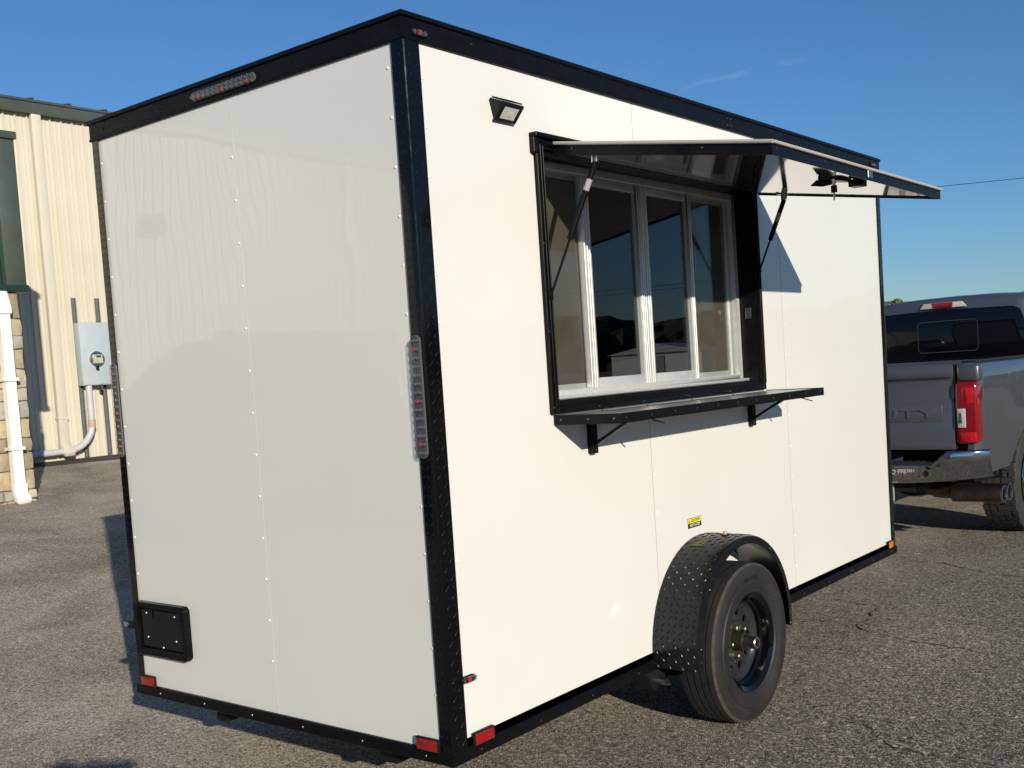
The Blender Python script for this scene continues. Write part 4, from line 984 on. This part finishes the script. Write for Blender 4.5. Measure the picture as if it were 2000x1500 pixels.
for s in (1, -1):
    for (ya, yb) in ((CB0+.10, CB0+.86), (CB0+.94, CB0+1.78)):
        w0 = s*.925; w1 = s*.762
        mbx = MB().add([(w0, ya, 1.345), (w0, yb, 1.345), (w1, yb-.06, 1.765), (w1, ya+.05, 1.765), (w0-s*.02, ya, 1.345), (w0-s*.02, yb, 1.345), (w1-s*.02, yb-.06, 1.765), (w1-s*.02, ya+.05, 1.765)], [(0,1,2,3),(7,6,5,4),(0,4,5,1),(1,5,6,2),(2,6,7,3),(3,7,4,0)])
        kp(mbx, 'side_window', M_tint, cab)
        kp(MB().box(s*.945, s*.975, ya+.06, ya+.22, 1.18, 1.21), 'door_handle', M_chrome, cab, bevel=.008)
        kp(MB().box(s*.944, s*.9485, ya-.055, ya-.048, .56, 1.33), 'door_gap', M_frame, cab)
    mr = kp(MB().box(s*1.02, s*1.26, CB0+1.55, CB0+1.66, 1.30, 1.56), 'wing_mirror', M_paint, cab, bevel=.04, seg=3)
    kp(MB().bar((s*.93, CB0+1.62, 1.34), (s*1.05, CB0+1.60, 1.38), .04), 'mirror_arm', M_plast, mr)
    kp(MB().box(s*.88, s*1.0, CB0+.1, CB0+1.9, .42, .47), 'running_board', M_plast, bevel=.01)
# windscreen, bonnet, front end
kp(MB().add([(-.80,4.62,1.34),(.80,4.62,1.34),(.66,CB0+1.86,1.85),(-.66,CB0+1.86,1.85),(-.80,4.58,1.33),(.80,4.58,1.33),(.66,CB0+1.82,1.84),(-.66,CB0+1.82,1.84)], [(0,1,2,3),(7,6,5,4),(0,4,5,1),(1,5,6,2),(2,6,7,3),(3,7,4,0)]), 'windscreen', M_tint, cab)
for s in (1,-1): kp(MB().add([(s*.93,CB0+1.85,1.33),(s*.90,4.66,1.33),(s*.68,CB0+1.86,1.86),(s*.72,CB0+1.80,1.86)], [(0,1,2,3)]), 'windscreen_pillar', M_paint, cab)
kp(MB().prism([(CB0+1.80,.85),(CB0+1.80,1.345),(4.7,1.345),(5.6,1.30),(5.98,1.22),(6.02,.85)], -.885, .885, 'x'), 'bonnet', M_paint, bevel=.04, seg=3)
for s in (1, -1):
    kp(body_side(s, CB0+1.80, 6.0, .56, 1.25, AXF, .50), 'front_wing', M_paint, smooth=True, angle=40)
    hl = kp(MB().box(s*.62, s*.92, 5.93, 6.06, .95, 1.18), 'headlight', M_tl_clear, bevel=.02)
gr = kp(MB().box(-.60, .60, 5.98, 6.08, .80, 1.20), 'grille', M_chrome, bevel=.03)
for k in range(3): kp(MB().box(-.55, .55, 6.075, 6.09, .86+k*.11, .93+k*.11), 'grille_opening', M_frame, gr)
kp(MB().box(-.98, .98, 5.95, 6.18, .50, .74), 'front_bumper', M_chrome, bevel=.04, seg=3)
# wheels with all-terrain tread blocks
M_rub2 = mat('truck_rubber', (.026,.024,.022), rough=.75, noise=.3, nscale=9, bump=.25, bscale=90, bdist=.0008)
def truck_wheel(s, y):
    c = (s*.83, y, WR)
    w = empty('wheel', c); w.parent = tk
    xin, xout = s*.665, s*.940
    make_tyre((0, y, WR), xin, xout, WR-.010, .235, (), w, c, mats=(M_rub2, M_rub2))
    tb = MB(); nseg = 46
    for k in range(nseg):
        a = 2*math.pi*k/nseg; da = 2*math.pi/nseg
        for j, (u0, u1, sh_) in enumerate(((.055,.215,.15),(.24,.40,-.2),(.42,.58,.25),(.60,.76,-.2),(.785,.945,.15))):
            zig = .018*math.sin(k*2.1+j*1.7)
            ua, ub = u0+zig, u1+zig
            q = []
            for r_ in (WR-.016, WR-.0005 if 0 < j < 4 else WR-.003):
                for (u, t) in ((ua, .08+sh_*.4), (ub, .08-sh_*.4), (ub, .90-sh_*.4), (ua, .90+sh_*.4)):
                    an = a + da*t; x = xin + (xout-xin)*u; q.append((x, y + r_*math.cos(an), WR + r_*math.sin(an)))
            tb.add(q, [(4,5,6,7),(0,1,5,4),(1,2,6,5),(2,3,7,6),(3,0,4,7)])
    tb.build('tread_blocks', M_rub2, w, off=c)['kind'] = 'stuff'
    rim = MB().lathe([(s*.70,.235),(s*.76,.215),(s*.86,.21),(s*.92,.225),(s*.945,.240),(s*.940,.246)], (0,y,WR), 'x', 48).build('rim', M_chrome, w, off=c, smooth=True)
    dsk = MB(); dsk.lathe([(s*.865,.21),(s*.885,.15),(s*.875,.10),(s*.91,.085),(s*.935,.08),(s*.945,.06),(s*.945,0)], (0,y,WR), 'x', 48)
    dsk.build('wheel_disc', M_chrome, w, off=c, smooth=True, angle=30)
    for k in range(8):
        a = R(45*k+22.5); cy, cz = y+.115*math.cos(a), WR+.115*math.sin(a)
        MB().lathe([(s*.875,.014),(s*.925,.014),(s*.93,.0)], (0,cy,cz), 'x', 6).build('lug_nut', M_chrome, w, off=c)
        a = R(45*k); cy, cz = y+.172*math.cos(a), WR+.172*math.sin(a)
        MB().lathe([(s*.884,.024),(s*.890,.024),(s*.892,.0)], (0,cy,cz), 'x', 12).build('vent_hole', M_frame, w, off=c)
for s in (1, -1):
    truck_wheel(s, AXR); truck_wheel(s, AXF)

def copy_tree(o, parent=None):
    c = o.copy(); COL.objects.link(c); c.parent = parent
    for ch in list(o.children): copy_tree(ch, c)
    return c
# a second truck parked beside the building behind the camera; it is mirrored in the rear wall
tk2 = copy_tree(tk); tk2.location = (-3.9, -6.6, .06); tk2.rotation_euler = (0, 0, R(41))
tag(tk2, 'silver grey pickup truck parked by the cream building behind the camera', 'truck', 'silver grey pickup trucks'); tk['group'] = 'silver grey pickup trucks'

# ================================================================== SURROUNDINGS
M_wood = mat('weathered_pole_wood', (.16,.11,.075), .9, noise=.3, nscale=10)
def pole(x, y, h, lab):
    p = tag(empty('utility_pole', (x, y, 0)), lab, 'utility pole', 'utility poles along the road')
    MB().tube([(0,0,-.2),(0,0,h)], [.16,.11], 12).build('pole_shaft', M_wood, p, smooth=True)
    MB().box(-1.1, 1.1, -.06, .06, h-.7, h-.55).build('cross_arm', M_wood, p)
    for xx in (-1.0, 0, 1.0): MB().lathe([(0,.05),(.08,.06),(.12,.03),(.12,0)], (xx, 0, h-.55), 'z', 10).build('insulator', mat('porcelain', (.4,.4,.38), .3), p)
def cable(a, b, sag, lab, r=.02, grp='power cables'):
    a, b = Vector(a), Vector(b)
    pts = [a.lerp(b, k/24) - Vector((0,0,sag*4*(k/24)*(1-k/24))) for k in range(25)]
    tag(MB().tube(pts, r, 6).build('power_cable', mat('cable_black', (.02,.02,.022), .6)), lab, 'cable', grp)
pole(-36.95, 61.0, 11.9, 'tall wooden utility pole hidden behind the trailer')
pole(7.1, 33.5, 6.2, 'short wooden utility pole right of the trailer, outside the picture')
cable((-36.95, 61.0, 11.6), (7.1, 33.5, 5.85), .08, 'thin black overhead cable to the right of the awning', .013, 'overhead cable')
pole(15.0, 82.0, 9.0, 'wooden utility pole across the lot on the right')
pole(95.0, 72.0, 9.5, 'wooden utility pole far across the lot')
for dz, xx in ((0, -1.0), (-.02, 1.0)):
    cable((15+xx, 82, 8.5+dz), (95+xx, 72, 9.0+dz-xx*.4), .8, ('near' if xx < 0 else 'far') + ' one of two sagging cables strung between the poles across the lot', .02, 'cables across the lot')
# faint vapour trail high in the sky
M_vap = mat('vapour', (.85,.85,.85), 1.0)
vN = M_vap.node_tree.nodes; vL = M_vap.node_tree.links
vt = vN.new('ShaderNodeBsdfTransparent'); vm = vN.new('ShaderNodeMixShader'); vn = vN.new('ShaderNodeTexNoise'); vn.inputs['Scale'].default_value = .012; vn.inputs['Detail'].default_value = 8
vr = vN.new('ShaderNodeMapRange'); vr.inputs['From Min'].default_value = .42; vr.inputs['From Max'].default_value = .75; vr.inputs['To Max'].default_value = .045
vc = vN.new('ShaderNodeTexCoord'); vL.new(vc.outputs['Object'], vn.inputs['Vector']); vL.new(vn.outputs['Fac'], vr.inputs['Value']); vL.new(vr.outputs[0], vm.inputs[0])
vL.new(vt.outputs[0], vm.inputs[1]); vL.new(vN['Principled BSDF'].outputs[0], vm.inputs[2]); vL.new(vm.outputs[0], [n_ for n_ in vN if n_.type == 'OUTPUT_MATERIAL'][0].inputs[0])
va, vb = Vector((-1046, 1727, 494)), Vector((-794, 1845, 529))
vp = MB()
for k in range(5):
    t0 = k*.19; t1 = min(1, t0+.27); o_ = Vector((random.uniform(-4,4), 0, random.uniform(-5,5)))
    p0, p1 = va.lerp(vb, t0)+o_, va.lerp(vb, t1)+o_*.5
    vp.tube([p0.lerp(p1, j/8) + Vector((0,0,random.uniform(-1,1))) for j in range(9)], [max(.05, (4+1.2*k)*math.sin(math.pi*j/8)) for j in range(9)], 8)
tag(vp.build('vapour_trail', M_vap, smooth=True), 'faint white vapour trail in the blue sky', 'cloud', kind='stuff')
# small cream building far behind the truck
sb = tag(empty('small_building', (-25.4, 71, 0)), 'small distant cream building beyond the truck roof', 'building')
MB().box(-4.5, 1.05, 0, 5, 0, 4.60).build('wall', M_cream, sb)
MB().prism([(-4.6,4.60),(1.12,4.60),(1.12,4.68),(-4.6,4.68)], -.3, 5.3, 'y').build('roof', mat('brown_roof', (.20,.16,.12), .8), sb)
for x in (-3.2, -1.2): 
    w_ = MB().box(x-.5, x+.5, -.04, .02, 1.4, 2.6).build('window', M_tint, sb); MB().box(x-.56, x+.56, -.07, -.03, 1.32, 1.4).build('sill', M_wtrim, sb)
M_leaf = mat('shrub_leaf', (.10,.11,.045), .7, noise=.4, nscale=4)
tre = tag(empty('small_tree', (-23.9, 70.2, 0)), 'scrubby dark tree beside the small distant building', 'tree')
MB().tube([(0,0,0),(.1,0,2),(0,0,4.2)], [.14,.10,.04], 8).build('trunk', M_wood, tre, smooth=True)
lf = MB()
for k in range(900):
    a, b, r_ = random.uniform(0, 6.28), random.uniform(-1, 1), random.random()**.4
    c = Vector((.42*r_*math.cos(a)*math.sqrt(1-b*b), .42*r_*math.sin(a)*math.sqrt(1-b*b), 4.35 + .40*r_*b))
    u = Vector((random.uniform(-1,1), random.uniform(-1,1), random.uniform(-1,1))).normalized()*.11; v = u.orthogonal().normalized()*.05
    lf.add([c-u, c+v, c+u, c-v], [(0,1,2,3)])
lf.build('crown', M_leaf, tre)
# wooded ridge and shed across the lot: outside the frame, mirrored in the glass
rid = MB(); nr = 160; nh = 7; rv = []
for i in range(nr+1):
    a = R(-35 + 115*i/nr); d = 260
    for j in range(nh):
        t = j/(nh-1); h = (15.5 + 2.0*math.sin(i*.13) + 1.2*math.sin(i*.61+1) + random.uniform(-.9,.9))*math.sin(t*math.pi/2) + random.uniform(-.5,.5)*t
        dd = d + 35*t + random.uniform(-4, 4); rv.append((dd*math.cos(a), dd*math.sin(a), max(-.5, h) if j else -.5))
rid.add(rv, [(i*nh+j, (i+1)*nh+j, (i+1)*nh+j+1, i*nh+j+1) for i in range(nr) for j in range(nh-1)])
tag(rid.build('wooded_ridge', mat('ridge_foliage', (.035,.042,.022), .95, noise=.7, nscale=.25)), 'dark wooded ridge along the horizon right of the lot', 'woodland', kind='stuff')
shd = tag(empty('white_shed', (52, 84, 0)), 'low white shed across the lot on the right', 'shed')
MB().box(-5, 5, 0, 4, 0, 2.4).build('wall', M_wtrim, shd)
MB().prism([(-5.3,2.4),(5.3,2.4),(0,3.3)], -.3, 4.3, 'y').build('roof', mat('pale_roof', (.55,.57,.58), .5), shd)
MB().box(-1.0, 1.0, -.05, .02, 0, 2.1).build('door', mat('grey_steel_door', (.33,.33,.34), .45), shd)

# ================================================================== PHOTOGRAPHER (behind the lens; only the shadow shows)
f2 = Vector((-.607, .793, 0)).normalized(); r2 = Vector((f2.y, -f2.x, 0)); up = Vector((0,0,1))
Cm = Vector((2.2634, -2.3108, 0)); P0 = Cm - f2*.46
def at(fw, rt, z): return P0 + f2*fw + r2*rt + up*z - Vector((0,0,0))
V = []; E = []; RD = []
def jv(fw, rt, z, r_, prev=None, r2_=None):
    V.append(at(fw, rt, z) - P0); RD.append((r_, r2_ or r_)); k = len(V)-1
    if prev is not None: E.append((prev, k))
    return k
pel = jv(0, 0, .90, .135, None, .11); wst = jv(.0, 0, 1.03, .125, pel, .10); che = jv(.0, 0, 1.21, .145, wst, .105); sho = jv(0, 0, 1.325, .085, che, .08)
nek = jv(.01, 0, 1.385, .050, sho); jaw = jv(.035, 0, 1.445, .062, nek, .075); hed = jv(.03, 0, 1.525, .075, jaw, .092); top = jv(.02, 0, 1.585, .052, hed, .06)
nose = jv(.125, 0, 1.500, .013, hed)
for s in (-1, 1):
    ear = jv(.02, s*.083, 1.50, .014, hed)
    hip = jv(0, s*.095, .84, .092, pel); kne = jv(.02, s*.11, .47, .060, hip); ank = jv(-.01, s*.12, .085, .042, kne); toe = jv(.15, s*.14, .035, .038, ank)
    sh_ = jv(0, s*.165, 1.305, .060, sho); elb = jv(.17, s*.24, 1.16, .043, sh_); wri = jv(.375, s*.125, 1.375, .028, elb); plm = jv(.415, s*.092, 1.425, .034, wri, .020)
    for q, (dz, ln) in enumerate(((.040,.062), (.024,.070), (.006,.066), (-.014,.052))):
        k1 = jv(.432, s*.096, 1.440+dz, .0095, plm); k2 = jv(.452, s*.082, 1.443+dz, .009, k1); jv(.446, s*.060, 1.444+dz, .0075, k2)
    t1 = jv(.400, s*.085, 1.452, .0105, plm); jv(.408, s*.055, 1.470, .009, t1)
me = bpy.data.meshes.new('person_skeleton'); me.from_pydata(V, E, [])
tmp = bpy.data.objects.new('person_skeleton', me); COL.objects.link(tmp)
sk = tmp.modifiers.new('skin', 'SKIN'); sb_ = tmp.modifiers.new('sub', 'SUBSURF'); sb_.levels = 2; sb_.render_levels = 2
for i, sv in enumerate(me.skin_vertices[0].data):
    sv.radius = RD[i]; sv.use_root = (i == pel)
dg = bpy.context.evaluated_depsgraph_get(); bme = bpy.data.meshes.new_from_object(tmp.evaluated_get(dg))
bpy.data.objects.remove(tmp)
person = tag(bpy.data.objects.new('person', bme), 'person in dark shirt and jeans behind the camera holding up a phone', 'person'); COL.objects.link(person); person.location = P0
for q in (mat('skin', (.50,.32,.24), .5), mat('navy_shirt', (.03,.035,.06), .85), mat('jeans', (.06,.08,.13), .85), mat('dark_shoe', (.03,.025,.02), .6)): bme.materials.append(q)
for p in bme.polygons:
    p.use_smooth = True; z = p.center.z; fw = p.center.dot(f2)
    p.material_index = 3 if z < .075 else 2 if z < .93 else (0 if (z > 1.385 or fw > .24) else 1)
hr = MB().lathe([(-.005,.086),(.04,.092),(.075,.075),(.10,.04),(.108,0)], (0,0,0), 'z', 20).build('hair', mat('brown_hair', (.06,.04,.025), .7), person, smooth=True)
hr.location = f2*.012 + up*1.535
ph = MB().box(-.076, .076, -.004, .004, -.037, .037).build('phone', mat('phone_black', (.01,.01,.012), .2), bevel=.006)
ph.location = Cm - f2*.030 + up*1.455; ph.rotation_euler = (0, 0, math.atan2(r2.y, r2.x))
tag(ph, 'black phone held up in both hands of the person', 'phone')
